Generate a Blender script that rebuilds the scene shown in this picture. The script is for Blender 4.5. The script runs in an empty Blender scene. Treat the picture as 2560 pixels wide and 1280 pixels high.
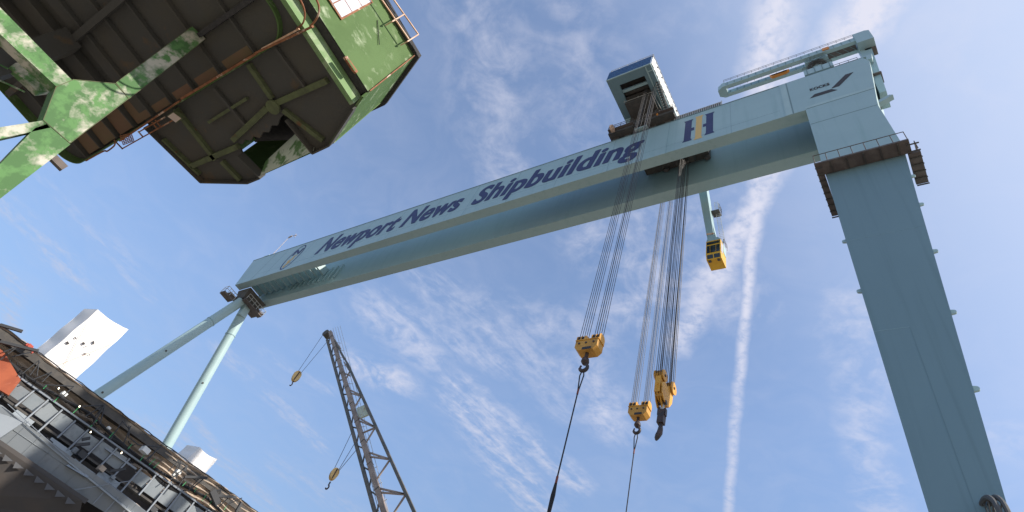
import bpy, math, random
from mathutils import Vector, Matrix
random.seed(7)
rad = math.radians
S = bpy.context.scene
COL = S.collection

# ------------------------------------------------------------------ camera
R = Matrix(((0.833567223675083, 0.469032291861507, 0.29184652268916295),
            (0.2779258981897857, -0.8126467707972989, 0.5122132573724767),
            (0.4774126922590296, -0.3458524759255949, -0.8077519335576491)))
F, PX, PY = 1415.4353734, 1280.0, 434.2813375      # focal length and principal point in photo pixels
CAMP = Vector((0, 0, 1.7))
cam = bpy.data.cameras.new('camera')
cam.sensor_fit = 'HORIZONTAL'; cam.sensor_width = 36.0
cam.lens = 36.0 * F / 2560.0
cam.shift_y = (PY - 640.0) / 2560.0
cam.clip_start = 0.1; cam.clip_end = 6000
co = bpy.data.objects.new('camera', cam); COL.objects.link(co)
co.matrix_world = Matrix.Translation(CAMP) @ R.transposed().to_4x4()
S.camera = co

def ray(px, py):
    return R.transposed() @ Vector(((px - PX) / F, -(py - PY) / F, -1.0))
def at(px, py, ax, v):
    """a measured point: where the sight line of a photo pixel meets a real plane of the place (x, y or z = v)"""
    d = ray(px, py); i = 'xyz'.index(ax)
    return CAMP + d * ((v - CAMP[i]) / d[i])

# ------------------------------------------------------------------ sun, sky
SUN_AZ, SUN_EL = 80.0, 36.0         # azimuth from +Y towards +X
sd = Vector((math.sin(rad(SUN_AZ)) * math.cos(rad(SUN_EL)), math.cos(rad(SUN_AZ)) * math.cos(rad(SUN_EL)), math.sin(rad(SUN_EL))))
sl = bpy.data.lights.new('sun', 'SUN'); sl.energy = 3.1; sl.angle = rad(0.5); sl.color = (1.0, 0.92, 0.80)
so = bpy.data.objects.new('sun', sl); COL.objects.link(so)
so.rotation_euler = sd.to_track_quat('Z', 'Y').to_euler(); so.location = (0, 0, 200)

W = bpy.data.worlds.new('World'); S.world = W; W.use_nodes = True
nt = W.node_tree; nt.nodes.clear()
def N(t, **k):
    n = nt.nodes.new(t)
    for a, b in k.items(): setattr(n, a, b)
    return n
def L(a, b): nt.links.new(a, b)
def setin(sock, v):
    if hasattr(v, 'is_output') or isinstance(v, bpy.types.NodeSocket): nt.links.new(v, sock)
    else: sock.default_value = v
def M_(op, a, b=0.0, c=0.0, clamp=False):
    n = N('ShaderNodeMath', operation=op, use_clamp=clamp)
    setin(n.inputs[0], a); setin(n.inputs[1], b)
    if op in ('MULTIPLY_ADD', 'SMOOTH_MIN', 'SMOOTH_MAX'): setin(n.inputs[2], c)
    return n.outputs[0]
def V_(op, a, b=None, s=None):
    n = N('ShaderNodeVectorMath', operation=op)
    setin(n.inputs[0], a)
    if b is not None: setin(n.inputs[1], b)
    if s is not None: setin(n.inputs['Scale'], s)
    return n.outputs['Value'] if op in ('LENGTH', 'DOT_PRODUCT') else n.outputs[0]
def NOISE(vec, scale, detail=4.0, rough=0.5, dist=0.0, color=False):
    n = N('ShaderNodeTexNoise'); L(vec, n.inputs['Vector'])
    n.inputs['Scale'].default_value = scale; n.inputs['Detail'].default_value = detail
    n.inputs['Roughness'].default_value = rough; n.inputs['Distortion'].default_value = dist
    return n.outputs['Color' if color else 'Fac']
def MR(v, a, b, c=0.0, d=1.0, smooth=True):
    n = N('ShaderNodeMapRange', interpolation_type='SMOOTHSTEP' if smooth else 'LINEAR')
    setin(n.inputs['Value'], v)
    for i, x in zip((1, 2, 3, 4), (a, b, c, d)): n.inputs[i].default_value = x
    return n.outputs[0]
sky = N('ShaderNodeTexSky', sky_type='NISHITA')
sky.sun_disc = False; sky.sun_elevation = rad(SUN_EL); sky.sun_rotation = rad(SUN_AZ)
sky.air_density = 1.0; sky.dust_density = 0.4; sky.ozone_density = 2.0; sky.altitude = 0
tc = N('ShaderNodeTexCoord')
sep = N('ShaderNodeSeparateXYZ'); L(tc.outputs['Generated'], sep.inputs[0])
zc = M_('MAXIMUM', sep.outputs[2], 0.03)
cmb = N('ShaderNodeCombineXYZ'); L(M_('DIVIDE', sep.outputs[0], zc), cmb.inputs[0]); L(M_('DIVIDE', sep.outputs[1], zc), cmb.inputs[1])
UV = cmb.outputs[0]                       # position on a flat cloud layer, in layer heights
def uvp(px, py):
    d = ray(px, py); return Vector((d.x / d.z, d.y / d.z, 0))
wob = V_('SUBTRACT', NOISE(UV, 5.0, 5.0, 0.6, color=True), (0.5, 0.5, 0.5))
UVW = V_('ADD', UV, V_('SCALE', wob, s=0.10))
UVS = V_('ADD', UV, V_('SCALE', wob, s=0.022))
n_fine = NOISE(UV, 26.0, 7.0, 0.62, 0.4)
n_mid = NOISE(UV, 7.5, 7.0, 0.58, 1.0)
n_big = NOISE(UV, 2.2, 4.0, 0.55, 0.5)
def stretched(ang, sx, sy, scale, detail=6.0, rough=0.6):
    mp = N('ShaderNodeMapping', vector_type='POINT'); L(UVW, mp.inputs[0])
    r2 = N('ShaderNodeVectorRotate', rotation_type='Z_AXIS'); L(UV, r2.inputs[0]); r2.inputs['Angle'].default_value = ang
    L(V_('ADD', r2.outputs[0], V_('SCALE', wob, s=0.06)), mp.inputs[0]); mp.inputs['Scale'].default_value = (sx, sy, 1)
    return NOISE(mp.outputs[0], scale, detail, rough, 0.3)
def segmask(p0, p1, w, soft=1.0, src=None):
    a, b = uvp(*p0), uvp(*p1)
    ab = b - a
    rel = V_('SUBTRACT', src or UVW, tuple(a))
    t = M_('MULTIPLY', V_('DOT_PRODUCT', rel, tuple(ab)), 1.0 / max(ab.length_squared, 1e-9), clamp=True)
    cl = V_('SCALE', tuple(ab), s=t)
    d = V_('LENGTH', V_('SUBTRACT', rel, cl))
    return MR(d, w, w * (1 - soft) , 0.0, 1.0)
def total(lst):
    o = lst[0]
    for x in lst[1:]: o = M_('MAXIMUM', o, x)
    return o
def ang(p0, p1):
    d = uvp(*p1) - uvp(*p0); return -math.atan2(d.y, d.x)
uvs = lambda p, q: (uvp(*q) - uvp(*p)).length
def seg(p0, p1, wpx, k, soft=1.0, src=None):
    m = ((p0[0] + p1[0]) / 2, (p0[1] + p1[1]) / 2)
    w = min(uvs(m, (m[0] + wpx, m[1])), uvs(m, (m[0], m[1] + wpx)))
    return M_('MULTIPLY', segmask(p0, p1, w, soft, src), k)
# contrails
trails = total([
    seg((1985, -150), (1915, 180), 120, 1.0), seg((1905, 200), (1900, 430), 85, 1.1), seg((1880, 600), (1862, 800), 26, .95, 1.0, UVS),
    seg((1895, 430), (1880, 620), 36, 1.0, 1.0, UVS), seg((1862, 800), (1848, 960), 24, .8, 1.0, UVS), seg((1846, 960), (1815, 1330), 22, .62, 1.0, UVS),
    seg((2290, -150), (2110, 110), 130, 1.2), seg((2060, 180), (1940, 430), 75, 0.75), seg((1930, 440), (1850, 590), 50, 1.0),
    seg((1850, 590), (1790, 700), 70, .95), seg((1780, 710), (1690, 860), 70, .8)])
trail_tx = M_('ADD', M_('MULTIPLY', NOISE(UV, 42.0, 4.0, 0.6, 0.2), 1.0), M_('MULTIPLY', n_mid, 0.55))
trail = M_('MULTIPLY', trails, MR(trail_tx, 0.42, 0.92, 0.22, 1.0))
# soft mottled patches
patch = total([
    seg((1190, -60), (1280, 420), 230, .60), seg((1420, -40), (1450, 300), 230, .50), seg((1640, 60), (1760, 20), 120, .30), seg((1500, 620), (1830, 760), 180, .85),
    seg((1620, 560), (1820, 540), 120, .75), seg((1580, 800), (1720, 760), 110, .8), seg((880, 915), (990, 950), 85, 1.3),
    seg((940, 790), (1060, 880), 110, .9), seg((1050, 800), (1350, 830), 120, .6), seg((1450, 900), (1520, 1060), 120, .95), seg((1540, 780), (1700, 660), 150, .75), seg((1150, 760), (1480, 840), 130, .62),
    seg((2450, 1080), (2600, 1120), 160, .55), seg((2120, 760), (2210, 1300), 130, .75), seg((2300, 60), (2560, 200), 300, .25)])
patch_tx = M_('ADD', M_('MULTIPLY', n_fine, 0.35), M_('MULTIPLY', n_mid, 0.65))
patchm = M_('MULTIPLY', patch, MR(patch_tx, 0.36, 0.74))
# wisps, drawn out by wind
st1 = stretched(ang((1130, 960), (1380, 1180)), 0.34, 1.25, 16.0)
wisp = total([
    seg((1145, 960), (1430, 1200), 85, 1.0), seg((1150, 1010), (1340, 1260), 110, 1.1), seg((930, 760), (1250, 900), 100, .75),
    seg((1080, 720), (1560, 1050), 130, .65), seg((560, 880), (800, 1110), 45, .75), seg((660, 880), (830, 980), 34, .55),
    seg((480, 1040), (545, 1130), 26, .9), seg((540, 1130), (700, 1290), 60, .7), seg((350, 1060), (460, 1100), 60, .7),
    seg((-20, 480), (180, 680), 75, .85), seg((100, 440), (370, 740), 34, .55), seg((290, 600), (350, 700), 60, .4),
    seg((30, 700), (20, 830), 42, 1.0), seg((700, 1170), (900, 1290), 80, .5), seg((1250, 880), (1420, 1040), 80, .5)])
wispm = M_('MULTIPLY', wisp, MR(M_('ADD', M_('MULTIPLY', st1, 0.62), M_('MULTIPLY', n_fine, 0.38)), 0.36, 0.76))
# a faint veil everywhere
veil = M_('MULTIPLY', MR(M_('ADD', M_('MULTIPLY', n_mid, 0.6), M_('MULTIPLY', n_big, 0.5)), 0.42, 0.85), 0.13)
cloud = M_('MAXIMUM', M_('MAXIMUM', trail, M_('MULTIPLY', patchm, 0.85)), M_('MAXIMUM', M_('MULTIPLY', wispm, 0.90), veil))
cloud = M_('MULTIPLY', cloud, MR(sep.outputs[2], 0.03, 0.14), clamp=True)
# thin high haze scatters a pale light that grows towards the sun
dsun = V_('DOT_PRODUCT', tc.outputs['Generated'], tuple(sd))
hz = MR(dsun, 0.30, 0.98, 0.0, 1.0)
SKY_TINT = (1.0, 0.97, 0.97)
bal = N('ShaderNodeMix', data_type='RGBA', blend_type='MULTIPLY'); bal.inputs[0].default_value = 1.0
L(sky.outputs[0], bal.inputs[6]); bal.inputs[7].default_value = (*SKY_TINT, 1)
hazec = N('ShaderNodeMix', data_type='RGBA'); L(M_('MULTIPLY_ADD', hz, 0.87, 0.06), hazec.inputs[0])
L(bal.outputs[2], hazec.inputs[6]); hazec.inputs[7].default_value = (2.7, 3.05, 3.85, 1)
mixc = N('ShaderNodeMix', data_type='RGBA'); L(M_('MULTIPLY', cloud, 0.90), mixc.inputs[0])
L(hazec.outputs[2], mixc.inputs[6]); mixc.inputs[7].default_value = (3.1, 3.1, 3.55, 1)
lowk = MR(sep.outputs[2], 0.15, 0.62, 0.60, 1.0)
skyv = N('ShaderNodeVectorMath', operation='SCALE'); L(mixc.outputs[2], skyv.inputs[0]); L(lowk, skyv.inputs['Scale'])
bg = N('ShaderNodeBackground'); bg.inputs[1].default_value = 0.15
L(skyv.outputs[0], bg.inputs[0])
wo = N('ShaderNodeOutputWorld'); L(bg.outputs[0], wo.inputs[0])

S.view_settings.view_transform = 'Standard'; S.view_settings.look = 'None'
S.view_settings.exposure = 0.8; S.view_settings.gamma = 1.0
S.cycles.max_bounces = 6; S.cycles.diffuse_bounces = 4; S.cycles.glossy_bounces = 2

# ------------------------------------------------------------------ materials
def mat(name, base, rough=0.6, alt=None, scale=1.0, lo=0.45, hi=0.6, detail=5.0, stretch=(1, 1, 1), metal=0.0,
        dirt=None, dscale=0.3, dlo=0.5, dhi=0.75, bump=0.0, bscale=8.0, spec=0.4, third=None, tscale=6.0, tlo=0.62, thi=0.7, dist=0.3,
        dstretch=(1, 1, 1)):
    m = bpy.data.materials.new(name); m.use_nodes = True
    t = m.node_tree; b = t.nodes['Principled BSDF']
    b.inputs['Roughness'].default_value = rough; b.inputs['Metallic'].default_value = metal
    b.inputs['Specular IOR Level'].default_value = spec
    tc = t.nodes.new('ShaderNodeTexCoord')
    def noise(sc, strc, det=detail):
        mp = t.nodes.new('ShaderNodeMapping'); mp.inputs['Scale'].default_value = strc
        t.links.new(tc.outputs['Object'], mp.inputs[0])
        n = t.nodes.new('ShaderNodeTexNoise'); n.inputs['Scale'].default_value = sc; n.inputs['Detail'].default_value = det
        n.inputs['Roughness'].default_value = 0.6; n.inputs['Distortion'].default_value = dist
        t.links.new(mp.outputs[0], n.inputs['Vector']); return n.outputs['Fac']
    def mix(cur, col, fac, a, z):
        r = t.nodes.new('ShaderNodeMapRange'); t.links.new(fac, r.inputs[0]); r.inputs[1].default_value = a; r.inputs[2].default_value = z
        mx = t.nodes.new('ShaderNodeMix'); mx.data_type = 'RGBA'; t.links.new(r.outputs[0], mx.inputs[0])
        if isinstance(cur, tuple): mx.inputs[6].default_value = (*cur, 1)
        else: t.links.new(cur, mx.inputs[6])
        mx.inputs[7].default_value = (*col, 1); return mx.outputs[2]
    cur = base
    if alt: cur = mix(cur, alt, noise(scale, stretch), lo, hi)
    if dirt: cur = mix(cur, dirt, noise(dscale, dstretch), dlo, dhi)
    if third: cur = mix(cur, third, noise(tscale, (1, 1, 1)), tlo, thi)
    if isinstance(cur, tuple): b.inputs['Base Color'].default_value = (*cur, 1)
    else: t.links.new(cur, b.inputs['Base Color'])
    if bump:
        bp = t.nodes.new('ShaderNodeBump'); bp.inputs['Strength'].default_value = bump; bp.inputs['Distance'].default_value = 0.05
        t.links.new(noise(bscale, (1, 1, 1)), bp.inputs['Height']); t.links.new(bp.outputs[0], b.inputs['Normal'])
    return m
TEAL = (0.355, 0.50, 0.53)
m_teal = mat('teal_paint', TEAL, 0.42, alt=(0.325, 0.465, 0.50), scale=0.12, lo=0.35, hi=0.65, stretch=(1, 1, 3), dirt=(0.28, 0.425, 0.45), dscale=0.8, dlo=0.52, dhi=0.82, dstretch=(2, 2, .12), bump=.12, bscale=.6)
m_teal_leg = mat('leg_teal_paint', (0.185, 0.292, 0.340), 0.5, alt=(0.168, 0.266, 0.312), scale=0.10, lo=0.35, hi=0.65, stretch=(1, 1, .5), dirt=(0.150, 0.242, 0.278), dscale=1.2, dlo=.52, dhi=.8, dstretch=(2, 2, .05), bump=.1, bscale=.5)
m_legseam = mat('light_leg_seam', (0.235, 0.355, 0.40), 0.5)
m_legseam2 = mat('dark_leg_seam', (0.155, 0.25, 0.29), 0.5)
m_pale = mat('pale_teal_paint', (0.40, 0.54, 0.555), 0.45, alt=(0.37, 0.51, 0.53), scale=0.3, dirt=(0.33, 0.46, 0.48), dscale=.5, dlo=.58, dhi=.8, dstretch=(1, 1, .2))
m_seam = mat('weld_seam', (0.19, 0.28, 0.30), 0.6)
m_navy = mat('navy_lettering', (0.030, 0.038, 0.125), 0.5, alt=(0.036, 0.044, 0.14), scale=1.0)
m_gold = mat('gold_lettering', (0.68, 0.46, 0.17), 0.5)
m_black = mat('black_lettering', (0.045, 0.04, 0.042), 0.6)
m_brown = mat('brown_grating', (0.12, 0.10, 0.095), 0.8, alt=(0.16, 0.135, 0.125), scale=1.2)
m_dark = mat('dark_steel', (0.075, 0.070, 0.066), 0.7, alt=(0.10, 0.09, 0.08), scale=1.5)
m_rail = mat('rail_steel', (0.10, 0.10, 0.10), 0.6)
m_silver = mat('galvanised_rail', (0.55, 0.55, 0.53), 0.45, metal=0.3)
m_white = mat('white_cladding', (0.78, 0.79, 0.77), 0.55, alt=(0.70, 0.72, 0.71), scale=0.5, dstretch=(1, 1, .2), dirt=(0.55, .56, .55), dscale=.8, dlo=.6, dhi=.85)
m_blue = mat('blue_cladding', (0.045, 0.12, 0.27), 0.5, alt=(0.05, 0.135, 0.30), scale=1.5)
m_yellow = mat('yellow_paint', (0.72, 0.37, 0.055), 0.5, alt=(0.60, 0.29, 0.045), scale=0.8, third=(0.10, 0.05, 0.02), tscale=2.2, tlo=.64, thi=.72)
m_yellow_dirty = mat('greasy_yellow_paint', (0.62, 0.32, 0.06), 0.55, alt=(0.33, 0.17, 0.045), scale=0.9, lo=.42, hi=.72, third=(0.05, 0.035, 0.02), tscale=2.0, tlo=.62, thi=.7)
m_cab = mat('cab_yellow_paint', (0.80, 0.47, 0.04), 0.4, alt=(0.72, 0.40, 0.035), scale=1.0)
m_glass = mat('dark_glass', (0.018, 0.028, 0.035), 0.08, spec=0.6)
m_rope = mat('wire_rope', (0.065, 0.062, 0.065), 0.5, metal=0.2)
m_sling = mat('sling_rope', (0.030, 0.030, 0.034), 0.75)
m_hook = mat('forged_hook', (0.045, 0.038, 0.04), 0.5, alt=(0.08, 0.05, 0.045), scale=2.0)
m_orange = mat('orange_paint', (0.72, 0.27, 0.05), 0.5)
m_red = mat('red_paint', (0.42, 0.06, 0.035), 0.6)
m_ferrule = mat('dull_red_ferrule', (0.20, 0.06, 0.045), 0.7)
# old green crane
GREEN = (0.073, 0.170, 0.060)
m_green = mat('worn_green_paint', GREEN, 0.75, alt=(0.56, 0.54, 0.46), scale=0.9, lo=0.45, hi=0.58, dirt=(0.11, 0.25, 0.085), dscale=2.2, dlo=.5, dhi=.62, third=(0.25, 0.14, 0.06), tscale=5.0, tlo=.72, thi=.80, stretch=(1, 1, 1), bump=.12, bscale=1.2, dist=.15)
m_green_wall = mat('green_wall_paint', (0.088, 0.156, 0.052), 0.72, spec=.2, alt=(0.38, 0.45, 0.30), scale=1.3, lo=0.56, hi=0.70, dirt=(0.106, 0.182, 0.064), dscale=0.6, dlo=.42, dhi=.6, bump=.5, bscale=.9, stretch=(1, 1, 1.6), third=(.30, .20, .08), tscale=1.6, tlo=.74, thi=.84)
m_strip = mat('sunlit_tone_strip', (0.18, 0.30, 0.125), 0.7, alt=(.34, .42, .27), scale=.8, lo=.5, hi=.62)  # lighter green: sunlit look put into the colour of the shaded edge beam
m_lining = mat('sunlit_tone_lining', (0.72, 0.80, 0.66), 0.8, alt=(0.16, 0.30, 0.12), scale=.9, lo=.52, hi=.60)  # very pale base paints sunlit brightness onto the unlit lining, green patches over it
m_bay = mat('brown_bay_panel', (0.17, 0.125, 0.07), 0.8, alt=(0.20, 0.115, 0.075), scale=.5, lo=.4, hi=.65, bump=.2, bscale=3)
m_under = mat('dark_underside', (0.080, 0.079, 0.075), 0.85, alt=(0.088, 0.082, 0.070), scale=0.45, lo=0.45, hi=0.65, dirt=(0.15, 0.100, 0.06), dscale=0.55, dlo=.60, dhi=.72, bump=.3, bscale=3)  # dark grey base with brown patches
m_rib = mat('mossy_rib', (0.095, 0.110, 0.060), 0.8, alt=(0.13, 0.155, 0.075), scale=2.0, lo=.4, hi=.65, third=(0.15, 0.075, 0.035), tscale=1.3, tlo=.62, thi=.70)
m_tar = mat('black_eave', (0.045, 0.044, 0.047), 0.9, alt=(0.06, 0.058, 0.06), scale=6)
m_rust = mat('rusty_pipe', (0.30, 0.125, 0.06), 0.75, alt=(0.20, 0.075, 0.035), scale=2.5, third=(0.62, 0.46, 0.36), tscale=1.3, tlo=.60, thi=.66)
m_peach2 = mat('dull_primer', (0.42, 0.36, 0.33), 0.6)
m_peach = mat('primed_rail', (0.72, 0.50, 0.37), 0.6, alt=(0.55, 0.33, 0.2), scale=2.0)
m_pane = mat('bright_pane', (0.66, 0.66, 0.72), 0.15, alt=(0.58, 0.60, 0.68), scale=1.5, spec=.6)
m_lampglass = mat('lamp_cover', (0.62, 0.50, 0.44), 0.3)
# lattice crane
m_lat = mat('rusty_lattice', (0.24, 0.195, 0.17), 0.7, alt=(0.36, 0.29, 0.25), scale=1.0, lo=.4, hi=.6)
m_latdark = mat('dark_lattice', (0.10, 0.105, 0.10), 0.7, alt=(0.17, 0.15, 0.13), scale=1.2)
m_sign = mat('faded_sign', (0.50, 0.55, 0.44), 0.6, alt=(0.42, 0.30, 0.18), scale=1.6, lo=.58, hi=.66)
# ship
m_wrap = mat('shrink_wrap', (0.88, 0.85, 0.83), 0.5, alt=(0.84, 0.81, 0.79), scale=0.6, bump=.22, bscale=2.2)
m_tan = mat('tan_canvas', (0.52, 0.42, 0.33), 0.9, alt=(0.36, 0.29, 0.235), scale=0.5, lo=.4, hi=.65, dirt=(.13, .11, .10), dscale=1.4, dlo=.6, dhi=.72)
m_hull = mat('haze_grey_hull', (0.27, 0.305, 0.335), 0.55, alt=(0.33, 0.36, 0.38), scale=0.25, lo=.4, hi=.65, dirt=(.15, .165, .18), dscale=.9, dlo=.56, dhi=.78)
m_hull_pale = mat('pale_hull', (0.29, 0.32, 0.35), 0.6, alt=(0.24, 0.27, 0.305), scale=0.3, lo=.4, hi=.65, dirt=(.20, .21, .22), dscale=1.1, dlo=.62, dhi=.78)
m_redhull = mat('primer_red', (0.42, 0.105, 0.045), 0.6, alt=(0.34, 0.08, 0.035), scale=0.5, dirt=(.52, .17, .10), dscale=1.1, dlo=.6, dhi=.7)
m_darkhull = mat('dark_hull', (0.075, 0.070, 0.070), 0.8, alt=(0.09, 0.078, 0.072), scale=.3)
m_cyan = mat('green_hose', (0.05, 0.34, 0.12), 0.5)
m_hose = mat('black_hose', (0.020, 0.020, 0.022), 0.75)
m_work2 = mat('shaded_grey', (0.10, 0.102, 0.11), 0.7)
m_work = mat('scaffold_steel', (0.045, 0.047, 0.052), 0.6)
m_postgrey = mat('grey_post', (0.24, 0.27, 0.31), 0.55)
m_ground = mat('concrete_ground', (0.30, 0.265, 0.215), 0.9, alt=(0.24, 0.21, 0.17), scale=0.08, dirt=(.14, .125, .11), dscale=.02, dlo=.5, dhi=.7)
m_lamp = bpy.data.materials.new('lit_lamp'); m_lamp.use_nodes = True
b_ = m_lamp.node_tree.nodes['Principled BSDF']; b_.inputs['Base Color'].default_value = (1, .9, .7, 1)
b_.inputs['Emission Color'].default_value = (1, .86, .6, 1); b_.inputs['Emission Strength'].default_value = 3.0

# ------------------------------------------------------------------ mesh helpers
class MB:
    def __init__(s): s.v = []; s.f = []
    def add(s, vs, fs):
        o = len(s.v); s.v += [Vector(p) for p in vs]; s.f += [tuple(o + i for i in f) for f in fs]; return s
    def box(s, a, b):
        x0, y0, z0 = (min(a[i], b[i]) for i in range(3)); x1, y1, z1 = (max(a[i], b[i]) for i in range(3))
        return s.add([(x0, y0, z0), (x1, y0, z0), (x1, y1, z0), (x0, y1, z0), (x0, y0, z1), (x1, y0, z1), (x1, y1, z1), (x0, y1, z1)],
                     [(0, 3, 2, 1), (4, 5, 6, 7), (0, 1, 5, 4), (1, 2, 6, 5), (2, 3, 7, 6), (3, 0, 4, 7)])
    def hexa(s, p):   # eight corners: bottom loop, top loop
        return s.add(p, [(0, 3, 2, 1), (4, 5, 6, 7), (0, 1, 5, 4), (1, 2, 6, 5), (2, 3, 7, 6), (3, 0, 4, 7)])
    def beam(s, p0, p1, w, h, up=(0, 0, 1), w1=None, h1=None):
        p0, p1 = Vector(p0), Vector(p1); d = (p1 - p0).normalized(); up = Vector(up)
        if abs(d.dot(up)) > .99: up = Vector((1, 0, 0)) if abs(d.x) < .9 else Vector((0, 1, 0))
        sx = d.cross(up).normalized(); u = sx.cross(d).normalized()
        w1 = w if w1 is None else w1; h1 = h if h1 is None else h1
        q = [p0 - sx * w / 2 - u * h / 2, p0 + sx * w / 2 - u * h / 2, p0 + sx * w / 2 + u * h / 2, p0 - sx * w / 2 + u * h / 2]
        r = [p1 - sx * w1 / 2 - u * h1 / 2, p1 + sx * w1 / 2 - u * h1 / 2, p1 + sx * w1 / 2 + u * h1 / 2, p1 - sx * w1 / 2 + u * h1 / 2]
        return s.add(q + r, [(0, 3, 2, 1), (4, 5, 6, 7), (0, 1, 5, 4), (1, 2, 6, 5), (2, 3, 7, 6), (3, 0, 4, 7)])
    def tube(s, p0, p1, r, n=10, r1=None, cap=True):
        p0, p1 = Vector(p0), Vector(p1); d = (p1 - p0).normalized()
        up = Vector((0, 0, 1)) if abs(d.z) < .95 else Vector((1, 0, 0))
        a = d.cross(up).normalized(); b = a.cross(d); r1 = r if r1 is None else r1
        vs = []
        for p, q in ((p0, r), (p1, r1)):
            vs += [p + (a * math.cos(2 * math.pi * i / n) + b * math.sin(2 * math.pi * i / n)) * q for i in range(n)]
        fs = [(i, (i + 1) % n, n + (i + 1) % n, n + i) for i in range(n)]
        if cap: fs += [tuple(range(n - 1, -1, -1)), tuple(range(n, 2 * n))]
        return s.add(vs, fs)
    def path(s, pts, r, n=8):
        pts = [Vector(p) for p in pts]; rings = []; pa = None
        for i, p in enumerate(pts):
            d = (pts[min(i + 1, len(pts) - 1)] - pts[max(i - 1, 0)]).normalized()
            if pa is None: up = Vector((0, 0, 1)) if abs(d.z) < .9 else Vector((1, 0, 0)); a = d.cross(up).normalized()
            else: a = (pa - d * pa.dot(d)).normalized()
            pa = a; b = a.cross(d); q = r[i] if isinstance(r, (list, tuple)) else r
            rings.append([p + (a * math.cos(2 * math.pi * k / n) + b * math.sin(2 * math.pi * k / n)) * q for k in range(n)])
        vs = [v for g in rings for v in g]; fs = []
        for i in range(len(pts) - 1):
            for k in range(n): fs.append((i * n + k, i * n + (k + 1) % n, (i + 1) * n + (k + 1) % n, (i + 1) * n + k))
        fs += [tuple(range(n - 1, -1, -1)), tuple(range((len(pts) - 1) * n, len(pts) * n))]
        return s.add(vs, fs)
    def prism(s, pts, ext):
        ext = Vector(ext); n = len(pts); p = [Vector(q) for q in pts]
        return s.add(p + [q + ext for q in p], [tuple(range(n)), tuple(range(2 * n - 1, n - 1, -1))] + [(i, n + i, n + (i + 1) % n, (i + 1) % n) for i in range(n)])
    def grid(s, fn, nu, nv):
        vs = [fn(i / nu, j / nv) for i in range(nu + 1) for j in range(nv + 1)]
        return s.add(vs, [(i * (nv + 1) + j, (i + 1) * (nv + 1) + j, (i + 1) * (nv + 1) + j + 1, i * (nv + 1) + j + 1) for i in range(nu) for j in range(nv)])
    def build(s, name, m, parent=None, smooth=False, label=None):
        me = bpy.data.meshes.new(name)
        o = bpy.data.objects.new(name, me); COL.objects.link(o)
        base = Vector((0, 0, 0)); q = parent
        while q is not None: base += q.location; q = q.parent
        if parent is None:
            lo = [min(v[i] for v in s.v) for i in range(3)]; hi = [max(v[i] for v in s.v) for i in range(3)]
            base = Vector(((lo[0] + hi[0]) / 2, (lo[1] + hi[1]) / 2, lo[2])); o.location = base
        me.from_pydata([v - base for v in s.v], [], s.f); me.validate(); me.update()
        import bmesh
        bm = bmesh.new(); bm.from_mesh(me); bmesh.ops.recalc_face_normals(bm, faces=bm.faces); bm.to_mesh(me); bm.free()
        if smooth:
            for p in me.polygons: p.use_smooth = True
            if hasattr(me, 'set_sharp_from_angle'): me.set_sharp_from_angle(angle=rad(40))
        me.materials.append(m); o.parent = parent
        if label: o['label'] = label
        return o
def thing(name, label, cat, loc=(0, 0, 0), group=None):
    o = bpy.data.objects.new(name, None); COL.objects.link(o); o.location = loc; o.empty_display_size = .5
    o['label'] = label; o['category'] = cat
    if group: o['group'] = group
    return o
def tag(o, label, cat, group=None):
    o['label'] = label; o['category'] = cat
    if group: o['group'] = group
    return o
def structure(o): o['kind'] = 'structure'; return o
def railing(mb, pts, h=1.0, step=2.0, r=.035, rails=(1.0, .5), n=5, off=None):
    off = Vector(off) if off else Vector((0, 0, h)); pts = [Vector(p) for p in pts]
    for a, b in zip(pts, pts[1:]):
        for k in rails: mb.tube(a + off * k, b + off * k, r, n)
        m = max(1, round((b - a).length / step))
        for i in range(m + 1):
            p = a.lerp(b, i / m); mb.tube(p, p + off, r, n)
    return mb

# ------------------------------------------------------------------ ground
g = MB(); g.grid(lambda u, v: Vector((-1500 + 3000 * u, -1500 + 3000 * v, 0)), 8, 8)
structure(g.build('ground', m_ground))

# ================================================================== GANTRY CRANE
YF = 27.57; ZB, ZT = 58.0, 65.68
XL, XR = -93.8, -0.76
gc = thing('gantry_crane', 'huge pale teal shipyard gantry crane, blue lettering along its long twin girders', 'gantry crane', (-47, 30.5, 0))
def girder(y0, y1, top0, top1, name, slant):
    m = MB()
    xl0, xl1 = XL, XL - slant
    a = [(xl0, y0, ZB), (XR + 1, y0, ZB), (XR + 1, y1, ZB), (xl0, y1, ZB), (xl1, top0, ZT), (XR + 1, top0, ZT), (XR + 1, top1, ZT), (xl1, top1, ZT)]
    m.hexa(a); return m.build(name, m_teal, gc)
girder(YF, 28.80, YF, 28.95, 'front_girder', 3.0)
girder(32.25, 33.58, 32.0, 33.58, 'rear_girder', 1.0)
# top flange lips
m = MB(); m.box((XL - 3.0, YF - .05, ZT + .002), (5.9, YF + .25, ZT + .10)); m.build('top_flange', m_seam, gc)
# seams on front face
m = MB()
for x in (-89.6,): m.box((x - .04, YF - .012, ZB + .02), (x + .04, YF + .05, ZT - .02))
m.build('plate_seam', m_seam, gc)
m = MB()
for x in [-86 + i * 7.1 for i in range(12)]: m.box((x - .016, YF - .006, ZB + .02), (x + .016, YF + .05, ZT - .02))
m.box((-89, YF - .006, 59.6), (-3, YF + .05, 59.62))
m.build('plate_seam', m_teal_leg, gc)
# pale ribbed cross-tie between the girders at the far end
for i in range(12):
    x = -93 + i * 1.45
    MB().box((x, 28.97, 59.6 + .10 * i), (x + .35, 32.05, 62.2)).build('tie_rib', m_pale, gc)
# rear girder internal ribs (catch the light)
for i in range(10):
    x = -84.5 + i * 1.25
    MB().box((x, 31.98 - .1, 59.2), (x + .16, 32.27, 62.4)).build('stiffener', m_pale, gc)

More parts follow.
